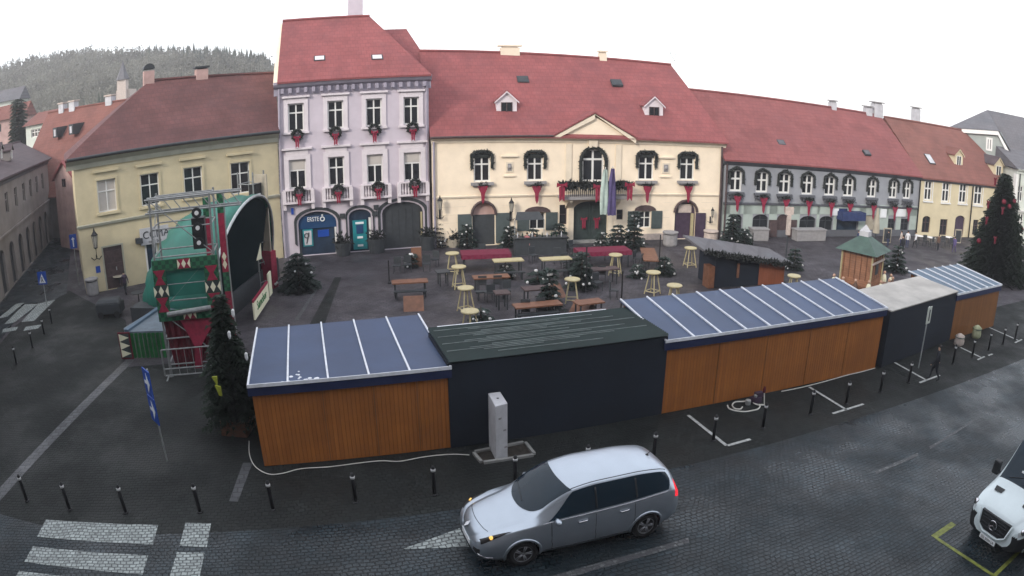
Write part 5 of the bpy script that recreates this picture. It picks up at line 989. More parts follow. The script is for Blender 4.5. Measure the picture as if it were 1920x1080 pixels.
# barrier before the tower
bt_ = E('steel_barrier', 'low steel crowd barrier in front of the red draped tower', 'barrier', G(320, 703)+Vector((0, -.45, 0)), ang); b = MB()
for z in (.15, .42, 1.2): b.bar((0, 0, z), (w+.2, 0, z), .03, n=6)
for i in range(9): x = (w+.2)*i/8; b.bar((x, 0, .15), (x, 0, 1.2), .014 if 0 < i < 8 else .03, n=5)
b.build('frame', M['steeld'], bt_)
for x in (.1, w+.1): b = MB(); b.box(x-.03, x+.03, -.3, .3, 0, .05); b.build('foot', M['steeld'], bt_)
# banner boards
d0 = G(480, 606); d1 = G(512, 556); u2 = d1-d0; bn = E('banner_board', 'cream banner board with red edge and green lettering in front of the stage', 'banner', d0, math.atan2(u2.y, u2.x)); hb = HT((480, 606), (476, 572)); Lb = u2.length
b = MB(); b.box(0, Lb*.78, 0, .08, .15, hb+.1); b.build('board', M['creamf'], bn); b = MB(); b.box(0, Lb*.78, -.005, .085, hb+.104, hb+.22); b.build('red_edge', M['red'], bn); text('Samobor', .6, bn, (Lb*.39, -.01, .62), M['skirt']); b = MB(); b.box(Lb*.84, Lb, 0, .08, .2, hb+.5); b.build('board', M['creamf'], bn)
# ------------------------------------------------------------------ bollards
def bollard():
    t = E('bollard', '', 'bollard', (0, 0, 0)); b = MB(); b.lathe([(.055, 0), (.055, .74), (.045, .76)], n=10); b.lathe([(.09, 0), (.09, .03), (.056, .05)], n=10); b.build('post', M['black'], t, True)
    b = MB(); b.lathe([(.062, .74), (.065, .80), (.06, .81)], n=10); b.build('reflective_band', M['cap'], t, True); b = MB(); b.lathe([(.05, .81), (.055, .85), (.035, .9), (.001, .92)], n=10); b.build('knob', M['black'], t, True); return t
b0 = bollard(); g0 = 'black bollards along the kerbs'; used = False
def put(lst, lab, s=1.0):
    global used
    for i, q in enumerate(lst):
        l = lab(i); g = G(*q)
        if not used: b0['label'] = l; b0['group'] = g0; b0.location = g; b0.scale = (s, s, s); used = True
        else: copy_tree(b0, l, g, group=g0, s=s)
put([(51, 940), (131, 956), (236, 962), (375, 961), (512, 956), (667, 942), (815, 928), (966, 908), (1100, 887), (1225, 862), (1337, 827), (1430, 803), (1519, 777), (1586, 758), (1650, 736), (1703, 718), (1786, 683), (1822, 671), (1853, 657), (1880, 646), (1903, 636)],
    lambda i: 'black bollard, %s from the left in the kerb row before the stalls' % (ORD[i] if i < 20 else 'twenty-first'))
put([(31, 683), (61, 652), (83, 628), (97, 606)], lambda i: 'black bollard beside the upper left crossing, %s counting away from the camera' % ORD[i], .95)
# ------------------------------------------------------------------ concrete pillar in its tree pit
fl, fr2 = G(930, 865), G(952, 858); hh = HT((930, 865), (928, 762)); bl = G(915, 737, hh); br = G(938, 734, hh); mz = E('concrete_pillar', 'tall pale concrete pillar before the black container', 'pillar', fl)
o_ = fl; P4 = [Vector((p.x-o_.x, p.y-o_.y, 0)) for p in (fl, fr2, br, bl)]; b = MB(); b.add([(p.x, p.y, 0) for p in P4]+[(p.x, p.y, hh) for p in P4], [(3, 2, 1, 0), (4, 5, 6, 7), (0, 1, 5, 4), (1, 2, 6, 5), (2, 3, 7, 6), (3, 0, 4, 7)]); b.build('block', M['conc'], mz, bev=.02)
c_ = sum(P4, Vector())/4; b = MB(); b.lathe([(.035, hh), (.035, hh+.01)], c_, 8); b.build('lifting_eye', M['dark'], mz); f_ = (P4[1]-P4[0]).normalized(); nn_ = Vector((f_.y, -f_.x, 0))
for k, (u_, z_) in enumerate(((.25, .9), (.28, .35), (.1, 1.3))): b = MB(); p = P4[0]+f_*u_; b.prism([p+nn_*.001+Vector((0, 0, z_)), p+f_*.09+nn_*.001+Vector((0, 0, z_)), p+f_*.09+nn_*.001+Vector((0, 0, z_+.05)), p+nn_*.001+Vector((0, 0, z_+.05))], nn_*.012); b.build('fixing_plate', M['concb'], mz)
pit = [G(*q) for q in ((887, 850), (904, 870), (1003, 855), (984, 831))]; sheet('tree_pit_earth', [p[:2] for p in pit], .016, M['earth']); kb = E('kerb_frame', 'low pale stone frame lying around the foot of the concrete pillar', 'kerb', pit[0])
for i in range(4):
    p, q = pit[i]-pit[0], pit[(i+1) % 4]-pit[0]; d = (q-p).normalized(); n_ = Vector((-d.y, d.x, 0))*.045; b = MB(); b.prism([p-n_+d*.05, q-n_-d*.05, q+n_-d*.05, p+n_+d*.05], (0, 0, .08)); b.build('kerb_stone', M['stone'], kb)
# ------------------------------------------------------------------ cables and hose
def cable(name, label, pix, r, m, z=.03, cat='cable'):
    pts = [G(*q, z) for q in pix]; out = []
    for i in range(len(pts)-1):
        p0, p1, p2, p3 = pts[max(0, i-1)], pts[i], pts[i+1], pts[min(len(pts)-1, i+2)]
        for k in range(6): u = k/6; out.append(.5*((2*p1)+(p2-p0)*u+(2*p0-5*p1+4*p2-p3)*u*u+(3*p1-p0-3*p2+p3)*u**3))
    out.append(pts[-1]); b = MB(); b.tube(out, r); o = b.build(name, m, None, True); tag(o, label, cat); return o
cable('cable', 'pale cable curling round the foot of the left orange stall', [(467, 827), (468, 853), (479, 875), (504, 889), (532, 887), (564, 879), (620, 875), (674, 868), (715, 864), (749, 865), (793, 857), (841, 852), (880, 853)], .015, M['hose'])
cable('cable', 'thin pale cable along the foot of the longest orange stall', [(1465, 734), (1500, 727), (1540, 717), (1590, 703), (1612, 698), (1641, 690)], .018, M['hose'])
cable('hose', 'pale hose coiled on the pavement before the longest orange stall', [(1392, 763), (1388, 767), (1378, 766), (1373, 760), (1378, 754), (1392, 753), (1408, 752), (1414, 756), (1418, 758), (1425, 761), (1421, 767), (1410, 770), (1396, 772), (1378, 770), (1367, 766), (1364, 760)], .026, M['hose'], cat='hose')
g = G(1433, 760); t = E('standpipe', 'slanting white standpipe with dark red head beside the coiled hose', 'pipe', g); h_ = HT((1433, 760), (1427, 733)); b = MB(); b.bar((0, 0, 0), (-.06, .05, h_), .022); b.bar((0, 0, .02), (-.25, -.05, .06), .03); b.build('pipe', M['hose'], t); b = MB(); b.lathe([(.05, h_-.05), (.06, h_+.05), (.03, h_+.16)], (-.06, .05, 0), 8); b.build('red_head', M['darkred'], t)
g = G(1402, 758); t = E('hose_reel', 'small dark hose connector heap with a grey drum in the coil', 'connector', g); b = MB(); b.lathe([(.1, 0), (.1, .16), (.06, .18)], n=12); b.build('drum', M['steel'], t); b = MB(); b.box(.18, .5, .0, .28, 0, .2, .4); b.box(.3, .6, .1, .3, .2, .34, .2); b.build('valve_box', M['purple'], t); b = MB(); b.lathe([(.06, .2), (.07, .28), (.03, .3)], (.3, .12, 0), 8); b.build('valve', M['steel'], t)
# ------------------------------------------------------------------ signs
g = G(1722, 690); h_ = HT((1722, 690), (1740, 574)); t = E('sign_post', 'grey post with pale rectangular sign before the right black container', 'sign', g, R(28)); b = MB(); b.bar((0, 0, 0), (0, 0, h_), .03); b.build('pole', M['steel'], t); b = MB(); b.box(-.2, .2, -.06, -.035, h_-.72, h_); p_ = b.build('plate', M['gwhite'], t, bev=.008); b = MB(); b.box(-.05, .06, -.07, -.061, h_-.6, h_-.12); b.build('arrow', M['dark'], p_)
g = G(311, 866); h_ = HT((311, 866), (277, 692)); t = E('sign_post', 'two blue signs with white arrows, one above the other, before the stage', 'sign', g, R(-40)); b = MB(); b.bar((0, .05, 0), (0, .05, h_), .028); b.build('pole', M['steel'], t); zq = HT((311, 866), (288, 742))
for z0, z1, f in ((zq+.02, h_, 0), (zq-(h_-zq), zq-.02, 1)):
    b = MB(); b.box(-.3, .3, -.03, 0, z0, z1); p_ = b.build('plate', M['signb'], t); b = MB(); s_ = 1 if f else -1
    b.prism([(-.2, -.031, (z0+z1)/2-.05), (.0, -.031, (z0+z1)/2-.05), (.0, -.031, z0+.1), (.22, -.031, (z0+z1)/2), (.0, -.031, z1-.1), (0, -.031, (z0+z1)/2+.05), (-.2, -.031, (z0+z1)/2+.05)], (0, -.01, 0)); b.build('arrow', M['signw'], p_)
g = G(88, 577); h_ = HT((88, 577), (83, 508)); t = E('crossing_sign', 'small blue pedestrian crossing sign above the upper left crossing', 'sign', g, R(12)); b = MB(); b.bar((0, .05, 0), (0, .05, h_), .03); b.build('pole', M['steel'], t); b = MB(); b.box(-.33, .33, -.03, 0, h_-.75, h_); p_ = b.build('plate', M['signb'], t); b = MB(); b.prism([(-.24, -.031, h_-.66), (.24, -.031, h_-.66), (0, -.031, h_-.12)], (0, -.01, 0)); b.build('triangle', M['signw'], p_)
b = MB(); b.ball((0, -.045, h_-.36), .045, 6); b.bar((0, -.046, h_-.42), (-.06, -.046, h_-.6), .025, n=5); b.bar((0, -.046, h_-.42), (.07, -.046, h_-.6), .02, n=5); b.build('walking_figure', M['black'], p_)
g = G(148, 535); h_ = HT((148, 535), (142, 438)); t = E('traffic_sign', 'slim blue traffic sign at the corner of the yellow house', 'sign', g, R(30)); b = MB(); b.bar((0, .05, 0), (0, .05, h_), .03); b.build('pole', M['steel'], t); b = MB(); b.box(-.25, .25, -.02, 0, h_-.9, h_); p_ = b.build('plate', M['signb'], t); b = MB(); b.box(-.04, .04, -.03, -.021, h_-.8, h_-.2); b.box(-.1, .1, -.03, -.021, h_-.34, h_-.26); b.build('arrow', M['signw'], p_)
def pole(bx, by, ty, label, r=.035, m='black', box=None):
    g = G(bx, by); h_ = HT((bx, by), (bx, ty)); t = E('pole', label, 'pole', g); b = MB(); b.bar((0, 0, 0), (0, 0, h_), r, n=7); b.build('shaft', M[m], t); b = MB(); b.lathe([(r*3, 0), (r*2.6, .1), (r, .14)], n=8); b.build('foot', M[m], t)
    if box: b = MB(); b.box(-.12, .12, -.12, .12, h_-1.5, h_-.2); b.box(-.3, .3, -.05, .05, h_-.2, h_+.3); b.build('head', M[box], t)
pole(1098, 548, 462, 'thin dark pole among the tables left of the right round tables'); pole(1164, 588, 508, 'thin dark pole behind the corrugated container roof'); pole(730, 532, 488, 'short thin pole left of the left brown table'); pole(1236, 492, 440, 'thin pole before the right end of the town hall'); pole(1410, 468, 436, 'short dark pole in front of the pale green shop floor')
pole(1473, 488, 396, 'tall post with pale head before the long blue-grey house', .05, 'dark', 'pinks')
# ------------------------------------------------------------------ furniture on the square
def bar_table():
    t = E('bar_table', '', 'bar table', (0, 0, 0)); b = MB(); b.lathe([(.36, 1.08), (.38, 1.1), (.38, 1.14), (.36, 1.16)], n=20); b.build('table_top', M['pale'], t)
    for i in range(4):
        a = math.pi/4+i*math.pi/2; c, s = math.cos(a), math.sin(a); b = MB(); b.bar((.42*c, .42*s, 0), (.2*c, .2*s, 1.08), .032, n=6); b.build('leg', M['pale'], t)
    for i in range(4):
        a = math.pi/4+i*math.pi/2; a2 = a+math.pi/2; r = .39; b = MB(); b.bar((r*math.cos(a), r*math.sin(a), .16), (r*math.cos(a2), r*math.sin(a2), .16), .025, n=6); b.build('foot_rail', M['pale'], t)
    return t
bt0 = bar_table(); first = True
BT = [(849, 512, 'behind the red cloth table at left'), (861, 540, 'second in the line of four running towards the corrugated roof'), (874, 584, 'third in the line of four running towards the corrugated roof'), (882, 632, 'nearest one, partly hidden by the corrugated roof'), (1153, 515, 'in front of the right red cloth table'),
      (1072, 566, 'beside the scattered brown benches'), (1293, 500, 'standing alone on the far side near the right town hall door'), (1326, 520, 'cut off by the low market hut'), (1223, 551, 'just behind the left end of the longest stall roof'), (1262, 578, 'top only visible above the longest stall roof, second from left'), (1485, 556, 'top only visible right of the low market hut')]
for i, (x, y, l) in enumerate(BT):
    l = 'pale round bar table '+l
    if first: bt0['label'] = l; bt0['group'] = 'pale round bar tables'; bt0.location = G(x, y); first = False
    else: copy_tree(bt0, l, G(x, y), R(17*i), 'pale round bar tables')
def table(pl, pr, label, m='table', z=.8, dp=.7, cloth=False, legm='dark', name='table', group='wooden tables on the square'):
    a, c = G(*pl, z), G(*pr, z); d = c-a; Ln = d.length; t = E(name, label, name, (a.x, a.y, 0), math.atan2(d.y, d.x), group); b = MB(); b.box(0, Ln, 0, dp, z-.06, z); b.build('table_top', M[m], t)
    for x in (.12, Ln-.18):
        for y in (.06, dp-.12): b = MB(); b.box(x, x+.06, y, y+.06, 0, z-.06); b.build('leg', M[legm], t)
    if cloth:
        k = MB(); n = 24; vs = []; per = [(-.03+(Ln+.06)*i/n, -.03) for i in range(n+1)]+[(Ln+.03, dp+.03), (-.03, dp+.03)]
        vs = [(x, y, z+.012) for x, y in per]+[(x, y-.05-(i % 2)*.04 if i <= n else y, z-.22) for i, (x, y) in enumerate(per)]; m_ = len(per)
        k.add(vs, [tuple(range(m_))]+[(i, (i+1) % m_, m_+(i+1) % m_, m_+i) for i in range(m_)]); o = k.build('tablecloth', M['redcloth']); o.location = t.location; o.rotation_euler = t.rotation_euler; tag(o, label.replace('table under', 'cloth draped over table under') if 0 else ('red cloth over the '+('left' if pl[0] < 1000 else 'right')+' long table before the town hall'), 'tablecloth', 'red tablecloths')
    return t, Ln
table((735, 532), (803, 528), 'left brown table with chairs behind the left stall roof')
table((889, 523), (957, 519), 'brown table right of the line of round bar tables')
table((927, 491), (983, 488), 'pale edged table just behind the middle brown one', 'pale', 1.0)
table((1017, 488), (1073, 485), 'pale edged table left of the slim central fir', 'pale', 1.0)
table((866, 479), (958, 476), 'long table under red cloth before the shuttered door', z=1.0, dp=1.25, cloth=True); table((1088, 474), (1184, 470), 'long table under red cloth before the dark gate', z=1.0, dp=1.25, cloth=True)
table((1105, 508), (1163, 504), 'dull brown table below the right red cloth', 'brown', .85); table((1207, 488), (1236, 489), 'slanting brown table beside the small fir', dp=3.2); table((968, 578), (1056, 570), 'low brown table behind the corrugated roof', 'table', .75); table((1085, 572), (1135, 566), 'small brown table right of the tilted brown boards', 'table', .75)
def tilted(px, w, h, rz, tilt, label, m='table'):
    g = G(*px); t = E('sandwich_board', label, 'board', g, R(rz), 'tilted brown boards'); b = MB(); s, c = math.sin(R(tilt)), math.cos(R(tilt)); b.prism([(-w/2, 0, 0), (w/2, 0, 0), (w/2, h*s, h*c), (-w/2, h*s, h*c)], (0, .04, 0)); b.build('front_panel', M[m], t); b = MB(); b.prism([(-w/2, 2*h*s, 0), (w/2, 2*h*s, 0), (w/2, h*s+.05, h*c-.01), (-w/2, h*s+.05, h*c-.01)], (0, .04, 0)); b.build('rear_panel', M[m], t)
tilted((776, 584), .95, .75, 8, 35, 'brown folding board under the left brown table'); tilted((1050, 560), .9, .8, 40, 40, 'brown folding board beside the round bar table'); tilted((1080, 592), .9, .8, -40, 45, 'brown folding board just above the corrugated roof'); tilted((781, 500), .6, 1.1, 5, 10, 'upright orange-brown board behind the left brown table')
def bench(a, c, label, m='dark'): return table(a, c, label, m, .45, .3, legm='dark', name='bench', group='benches on the square')
table((985, 545), (1030, 541), 'small dull table left of the round table beside the boards', 'brown', .8); table((820, 512), (845, 510), 'narrow dark table beside the leftmost bar table', 'dark', .75); table((1110, 590), (1150, 586), 'low dark table behind the right end of the corrugated roof', 'brown', .7); table((930, 552), (958, 550), 'short dull table right of the middle brown one', 'brown', .8)
bench((892, 548), (950, 545), 'dark bench under the brown table right of the bar tables'); bench((930, 512), (985, 510), 'dark bench behind the middle brown table'); bench((1010, 510), (1065, 507), 'dark bench below the pale edged table'); bench((738, 548), (800, 545), 'dark bench before the left brown table'); bench((970, 592), (1050, 585), 'dark bench before the low brown table')
def chair(m='dark'):
    t = E('chair', '', 'chair', (0, 0, 0)); b = MB(); b.box(-.21, .21, -.21, .21, .43, .47); b.build('seat', M[m], t); b = MB(); b.box(-.21, .21, .18, .22, .5, .9); b.build('backrest', M[m], t)
    for x in (-.2, .17):
        for y in (-.2, .17): b = MB(); b.box(x, x+.03, y, y+.03, 0, .43); b.build('leg', M[m], t)
    return t
ch = chair(); first = True
CH = [(905, 486, 10, 'left of the bar counter behind the red cloth'), (935, 489, 200, 'in front of the left red cloth, right side'), (1000, 492, 30, 'left of the pale edged table'), (1045, 494, 0, 'right of the slim dark pole'), (1075, 478, 50, 'by the gate left of the right red cloth'), (1100, 488, 180, 'in front of the right red cloth, left side'), (1140, 488, 170, 'in front of the right red cloth, right side'), (1060, 505, 20, 'beside the central fir'), (950, 560, 0, 'between the brown table and the folding boards'), (918, 565, 200, 'left of the folding boards'), (1150, 560, 90, 'right of the small brown table'), (1120, 545, 30, 'behind the small brown table'),(745, 512, 0, 'left of three behind the left brown table'), (765, 510, 10, 'middle of three behind the left brown table'), (800, 508, 5, 'right of three behind the left brown table'), (815, 500, -20, 'beside the leftmost round bar table'), (905, 548, 180, 'at the front left of the brown table'), (932, 547, 190, 'at the front right of the brown table'), (1128, 528, 170, 'before the dull brown table'), (1195, 498, 60, 'left of the slanting table'), (1210, 505, 70, 'at the near end of the slanting table'), (985, 600, 0, 'half hidden by the corrugated roof at left'), (1015, 597, 10, 'half hidden by the corrugated roof at right'),
      (268, 527, 30, 'by the yellow corner house wall right of its door'), (245, 530, 20, 'just right of the brown door of the yellow house'), (192, 541, 40, 'left of the brown door of the yellow house'),
      (1735, 462, 0, 'leftmost of the cafe seats by the pale yellow house'), (1752, 466, 30, 'second of the cafe seats by the pale yellow house'), (1768, 463, -20, 'third of the cafe seats by the pale yellow house'), (1785, 467, 10, 'rightmost of the cafe seats by the pale yellow house')]
for x, y, r_, l in CH:
    l = 'dark chair '+l
    if first: ch['label'] = l; ch['group'] = 'dark chairs'; ch.location = G(x, y); ch.rotation_euler = (0, 0, R(r_)); first = False
    else: copy_tree(ch, l, G(x, y), R(r_), 'dark chairs')
def ctable(px, label, m='white'):
    t = E('cafe_table', label, 'table', G(*px), 0, 'small cafe tables'); b = MB(); b.lathe([(.4, .72), (.42, .74), (.4, .76)], n=14); b.build('table_top', M[m], t); b = MB(); b.bar((0, 0, .03), (0, 0, .72), .035); b.build('stem', M['dark'], t); b = MB(); b.lathe([(.25, 0), (.22, .03)], n=12); b.build('foot', M['dark'], t)
ctable((1722, 459), 'white cafe table left of the cafe seats by the pale yellow house'); ctable((1744, 462), 'white cafe table between the first two cafe seats'); ctable((1777, 461), 'white cafe table before the dark purple door'); ctable((226, 540), 'small pale table beside the walker at the yellow house', 'umb'); ctable((262, 573), 'dark round table beside the stage deck', 'dark')
# bins, planters, sacks
def bin_(px, tpx, label, m='concb', r=.33):
    g = G(*px); h_ = HT(px, tpx); t = E('litter_bin', label, 'bin', g, 0, 'stone litter bins'); b = MB(); b.lathe([(r*.9, 0), (r, .1), (r, h_*.78)], n=14); b.build('body', M[m], t, False); b = MB(); b.lathe([(r*.8, h_*.78), (r*.8, h_*.86)], n=14); b.build('opening', M['dark'], t); b = MB(); b.lathe([(r*1.08, h_*.86), (r*1.1, h_*.95), (r*.6, h_)], n=14); b.build('lid', M[m], t)
bin_((175, 552), (173, 520), 'grey stone litter bin at the corner of the yellow house', r=.42); bin_((1256, 460), (1256, 433), 'grey litter bin left of the dark purple door', r=.5); bin_((1332, 455), (1332, 431), 'pinkish litter bin at the right end of the town hall', 'pinks', .5)
def planter(px, w, h_, label, m='concb'):
    t = E('planter', label, 'planter', G(*px), 0, 'planters by the houses'); b = MB(); b.lathe([(w*.8, 0), (w, h_), (w*.85, h_), (w*.8, h_-.08)], n=12); b.build('pot', M[m], t); b = MB(); garl(b, [(-w*.4, 0, h_+.1), (w*.4, 0, h_+.15)], w*.9, 120, int(px[0]), .25); b.build('foliage', M['garl'], t)
planter((644, 478), .55, .8, 'dark planter between the bank arch and the cash machine', 'dark'); planter((707, 473), .6, .9, 'dark planter between the cash machine and the grey gate', 'dark'); planter((802, 468), .5, .9, 'dark planter at the right corner of the lilac house', 'dark'); planter((850, 462), .5, .5, 'pale planter left of the left red cloth', 'umb')
for pl, pr, l in (((1411, 452), (1441, 452), 'short pale stone block before the long house'), ((1494, 453), (1548, 452), 'long pale stone block before the long house')):
    a, c = G(*pl), G(*pr); t = E('stone_block', l, 'block', a, math.atan2(c.y-a.y, c.x-a.x), 'pale stone blocks'); b = MB(); b.box(0, (c-a).length, 0, .8, 0, .8); b.build('block', M['concb'], t, bev=.03); b = MB(); b.box(-.05, (c-a).length+.05, -.05, .85, .804, .88); b.build('slab', M['concb'], t)
def sack(px, tpx, label, m):
    g = G(*px); h_ = HT(px, tpx); q = random.Random(px[0]); t = E('sack', label, 'sack', g, .4, 'stuffed sacks at the right stall'); b = MB(); n = 12; prof = [(.2, 0), (.3, .12), (.32, .4), (.27, .65), (.3, .8), (.1, .98), (.02, 1.0)]; vs = []
    for r, z in prof:
        for i in range(n): a = 6.283*i/n; k_ = 1+q.uniform(-.12, .12); vs.append((r*k_*math.cos(a), r*k_*math.sin(a)*.8, z*h_))
    b.add(vs, [(k*n+i, k*n+(i+1) % n, (k+1)*n+(i+1) % n, (k+1)*n+i) for k in range(len(prof)-1) for i in range(n)]+[tuple(range(n-1, -1, -1)), tuple((len(prof)-1)*n+i for i in range(n))]); b.build('bag', M[m], t, True); b = MB(); b.torus((0, 0, h_*.73), .27, .02, n=14, m=5); b.build('tie', M['green'], t)
sack((1797, 648), (1800, 625), 'pinkish white sack against the small right stall', 'pinks'); sack((1829, 634), (1832, 609), 'pale green sack against the small right stall', 'gasb')
t = E('covered_cart', 'low dark covered cart on the pavement left of the stage', 'cart', G(205, 597), R(15)); b = MB(); b.box(-.75, .75, 0, .9, .2, .75); b.prism([(-.75, 0, .75), (.75, 0, .75), (.6, .15, .95), (-.6, .15, .95)], (0, .6, 0)); b.build('body', M['dark'], t, bev=.05)
for x in (-.5, .5): b = MB(); b.lathe([(.18, -.04), (.18, .04)], (x, .02, .18), 12, Vector((0, 1, 0)).to_track_quat('Z', 'Y')); b.build('wheel', M['rubber'], t)
t = E('parasol', 'closed beige parasol against the shop front left of the easels', 'parasol', G(1640, 458), 0); b = MB(); b.bar((0, 0, 0), (0, 0, 2.9), .04); b.build('pole', M['dark'], t); b = MB(); b.lathe([(.3, .9), (.28, 1.4), (.16, 2.2), (.06, 2.8), (.01, 2.95)], n=10); b.build('canopy', M['umb'], t); b = MB(); b.lathe([(.4, 0), (.38, .1)], n=10); b.build('foot', M['concb'], t)
for i, x in enumerate((1662, 1795)):
    t = E('easel_board', 'framed menu board standing %s' % ('left of the long house white sign', 'before the dark purple end door')[i], 'board', G(x, 458), 0); b = MB(); b.box(-.4, .4, 0, .05, .1, 1.3); b.build('frame', M['umb'], t); b = MB(); b.box(-.33, .33, -.01, -.001, .2, 1.2); b.build('panel', M['dark'], t)
# ------------------------------------------------------------------ people
def person(px, tpx, rz, label, pose='stand', top='fdark', leg='fdark', grp=None, hair='hair', hh=None):
    g = G(*px); h = hh or HT(px, tpx); t = E('person', label, 'person', g, R(rz), grp); w = pose == 'walk'; f = .13 if w else .02; si = pose == 'sit'
    J = {'p': (0, 0, .53), 's': (0, -.01, .66), 'c': (0, -.005, .77), 'n': (0, 0, .855), 'h0': (0, .012, .90), 'h1': (0, .015, .965)}
    rad = {'p': .075, 's': .068, 'c': .078, 'n': .032, 'h0': .048, 'h1': .045}; ed = [('p', 's'), ('s', 'c'), ('c', 'n'), ('n', 'h0'), ('h0', 'h1')]
    for sg, k in ((-1, 'l'), (1, 'r')):
        fy = f*sg; J['t'+k] = (sg*.052, 0, .49); J['k'+k] = (sg*.055, fy*.55+.03*abs(fy)/.13, .28); J['a'+k] = (sg*.058, fy-(.03 if fy < 0 else 0), .05+(.02 if fy < 0 and w else 0)); J['f'+k] = (sg*.062, fy+.09-(.03 if fy < 0 else 0), .02)
        J['sh'+k] = (sg*.105, 0, .80); J['e'+k] = (sg*.135, -fy*.4-.01, .635); J['w'+k] = (sg*.14, -fy*1.0+.04, .50); J['m'+k] = (sg*.138, -fy*1.1+.055, .45)
        for n_, r_ in (('t', .062), ('k', .04), ('a', .026), ('f', .024), ('sh', .045), ('e', .034), ('w', .023), ('m', .02)): rad[n_+k] = r_
        ed += [('p', 't'+k), ('t'+k, 'k'+k), ('k'+k, 'a'+k), ('a'+k, 'f'+k), ('c', 'sh'+k), ('sh'+k, 'e'+k), ('e'+k, 'w'+k), ('w'+k, 'm'+k)]
    ks = list(J); me = bpy.data.meshes.new('person'); me.from_pydata([tuple(c*h for c in J[k]) for k in ks], [(ks.index(a), ks.index(b)) for a, b in ed], []); o = bpy.data.objects.new('body', me); COL.objects.link(o)
    o.modifiers.new('skin', 'SKIN'); sk = me.skin_vertices[0] if me.skin_vertices else None
    if sk is None: 
        bm = bmesh.new(); bm.from_mesh(me); bm.verts.layers.skin.verify(); bm.to_mesh(me); bm.free(); sk = me.skin_vertices[0]
    for i, k in enumerate(ks): sk.data[i].radius = (rad[k]*h, rad[k]*h*.85); 
    sk.data[0].use_root = True; s_ = o.modifiers.new('sub', 'SUBSURF'); s_.levels = 1; s_.render_levels = 1
    dg = bpy.context.evaluated_depsgraph_get(); nm = bpy.data.meshes.new_from_object(o.evaluated_get(dg)); o.modifiers.clear(); o.data = nm; nm.materials.clear()
    for m_ in (M[leg], M[top], M['skin'], M['black']): nm.materials.append(m_)
    for p in nm.polygons:
        x, y, z = p.center/h; p.use_smooth = True
        p.material_index = 3 if z < .05 else 2 if (z > .865 or (abs(x) > .11 and z < .485)) else 1 if (z > .5 or abs(x) > .1) else 0
    o.parent = t; b = MB(); b.lathe([(.03*h, .925*h), (.054*h, .945*h), (.056*h, .97*h), (.04*h, 1.0*h), (.001, 1.01*h)], (0, -.008*h, 0), 10); b.build('hair', M[hair], t, True); return t
person((1750, 713), (1768, 648), 60, 'person in dark coat walking on the pavement before the right black container', 'walk')
person((237, 553), (238, 507), 60, 'person in dark purple clothes walking past the yellow corner house', 'walk', 'purple', 'fdark')
P_ = [((1690, 482), (1690, 440), 20, 'person in dark clothes standing right of the crib hut', 'stand', 'fdark', 'fdark'), ((1700, 466), (1700, 432), -30, 'person in white shirt before the white shop sign', 'stand', 'fwhite', 'fblue'), ((1688, 464), (1688, 432), 40, 'person in pale top left of the one in white', 'stand', 'pinks', 'fblue'),
      ((1715, 465), (1715, 434), 90, 'person in white walking by the long house corner', 'walk', 'fwhite', 'fdark'), ((1758, 470), (1758, 440), 10, 'person in brown among the cafe seats', 'stand', 'fbr', 'fdark'), ((1788, 474), (1788, 443), -60, 'person in violet before the dark purple end door', 'walk', 'flagp', 'flagp'),
      ((988, 478), (988, 436), 160, 'person in rose striped top behind the pale tables', 'stand', 'fred', 'fdark'), ((1003, 476), (1003, 438), 190, 'person in navy beside the one in rose', 'stand', 'fblue', 'fdark'), ((972, 478), (972, 440), 150, 'person in white apron behind the pale tables', 'stand', 'fwhite', 'fdark'), ((1027, 474), (1027, 440), 200, 'person in dark jacket right of the one in navy', 'stand', 'fdark', 'fblue'),
      ((1608, 462), (1608, 432), 20, 'person in navy behind the crib hut roof', 'stand', 'fblue', 'fdark'), ((1664, 462), (1664, 432), 0, 'person in dark clothes by the long house door', 'stand', 'fdark', 'fblue')]
for q in P_: person(q[0], q[1], q[2], q[3], q[4], q[5], q[6], 'people on the far side of the square')
t = E('bar_counter', 'dark bar counter with bottles and a small awning before the town hall', 'counter', G(965, 480), R(8)); b = MB(); b.box(0, 3.2, 0, .6, 0, 1.05); b.build('front', M['dark'], t); b = MB(); b.box(-.1, 3.3, -.1, .7, 1.054, 1.1); b.build('worktop', M['dark'], t); b = MB(); b.prism([(.1, .5, 2.1), (1.9, .5, 2.1), (1.7, 1.1, 2.5), (.3, 1.1, 2.5)], (0, .04, 0)); b.build('awning', M['dark'], t)
for x in (.1, 1.9): b = MB(); b.bar((x, .6, 1.1), (x, .6, 2.1), .025, n=5); b.build('awning_post', M['steel'], t)
q = random.Random(3)
for i in range(10):
    x = .2+.3*i; b = MB(); b.lathe([(.04, 0), (.04, .2), (.014, .26), (.014, .33)], n=7); o = b.build('bottle', M['bottle'] if i % 3 else M['fwhite'], None, True); p = t.matrix_basis@Vector((x, .2+q.uniform(-.1, .1), 1.1)); o.location = p; tag(o, '%s bottle standing %s from the left on the dark bar counter' % ('green glass' if i % 3 else 'white', ORD[i]), 'bottle', 'bottles on the bar counter')
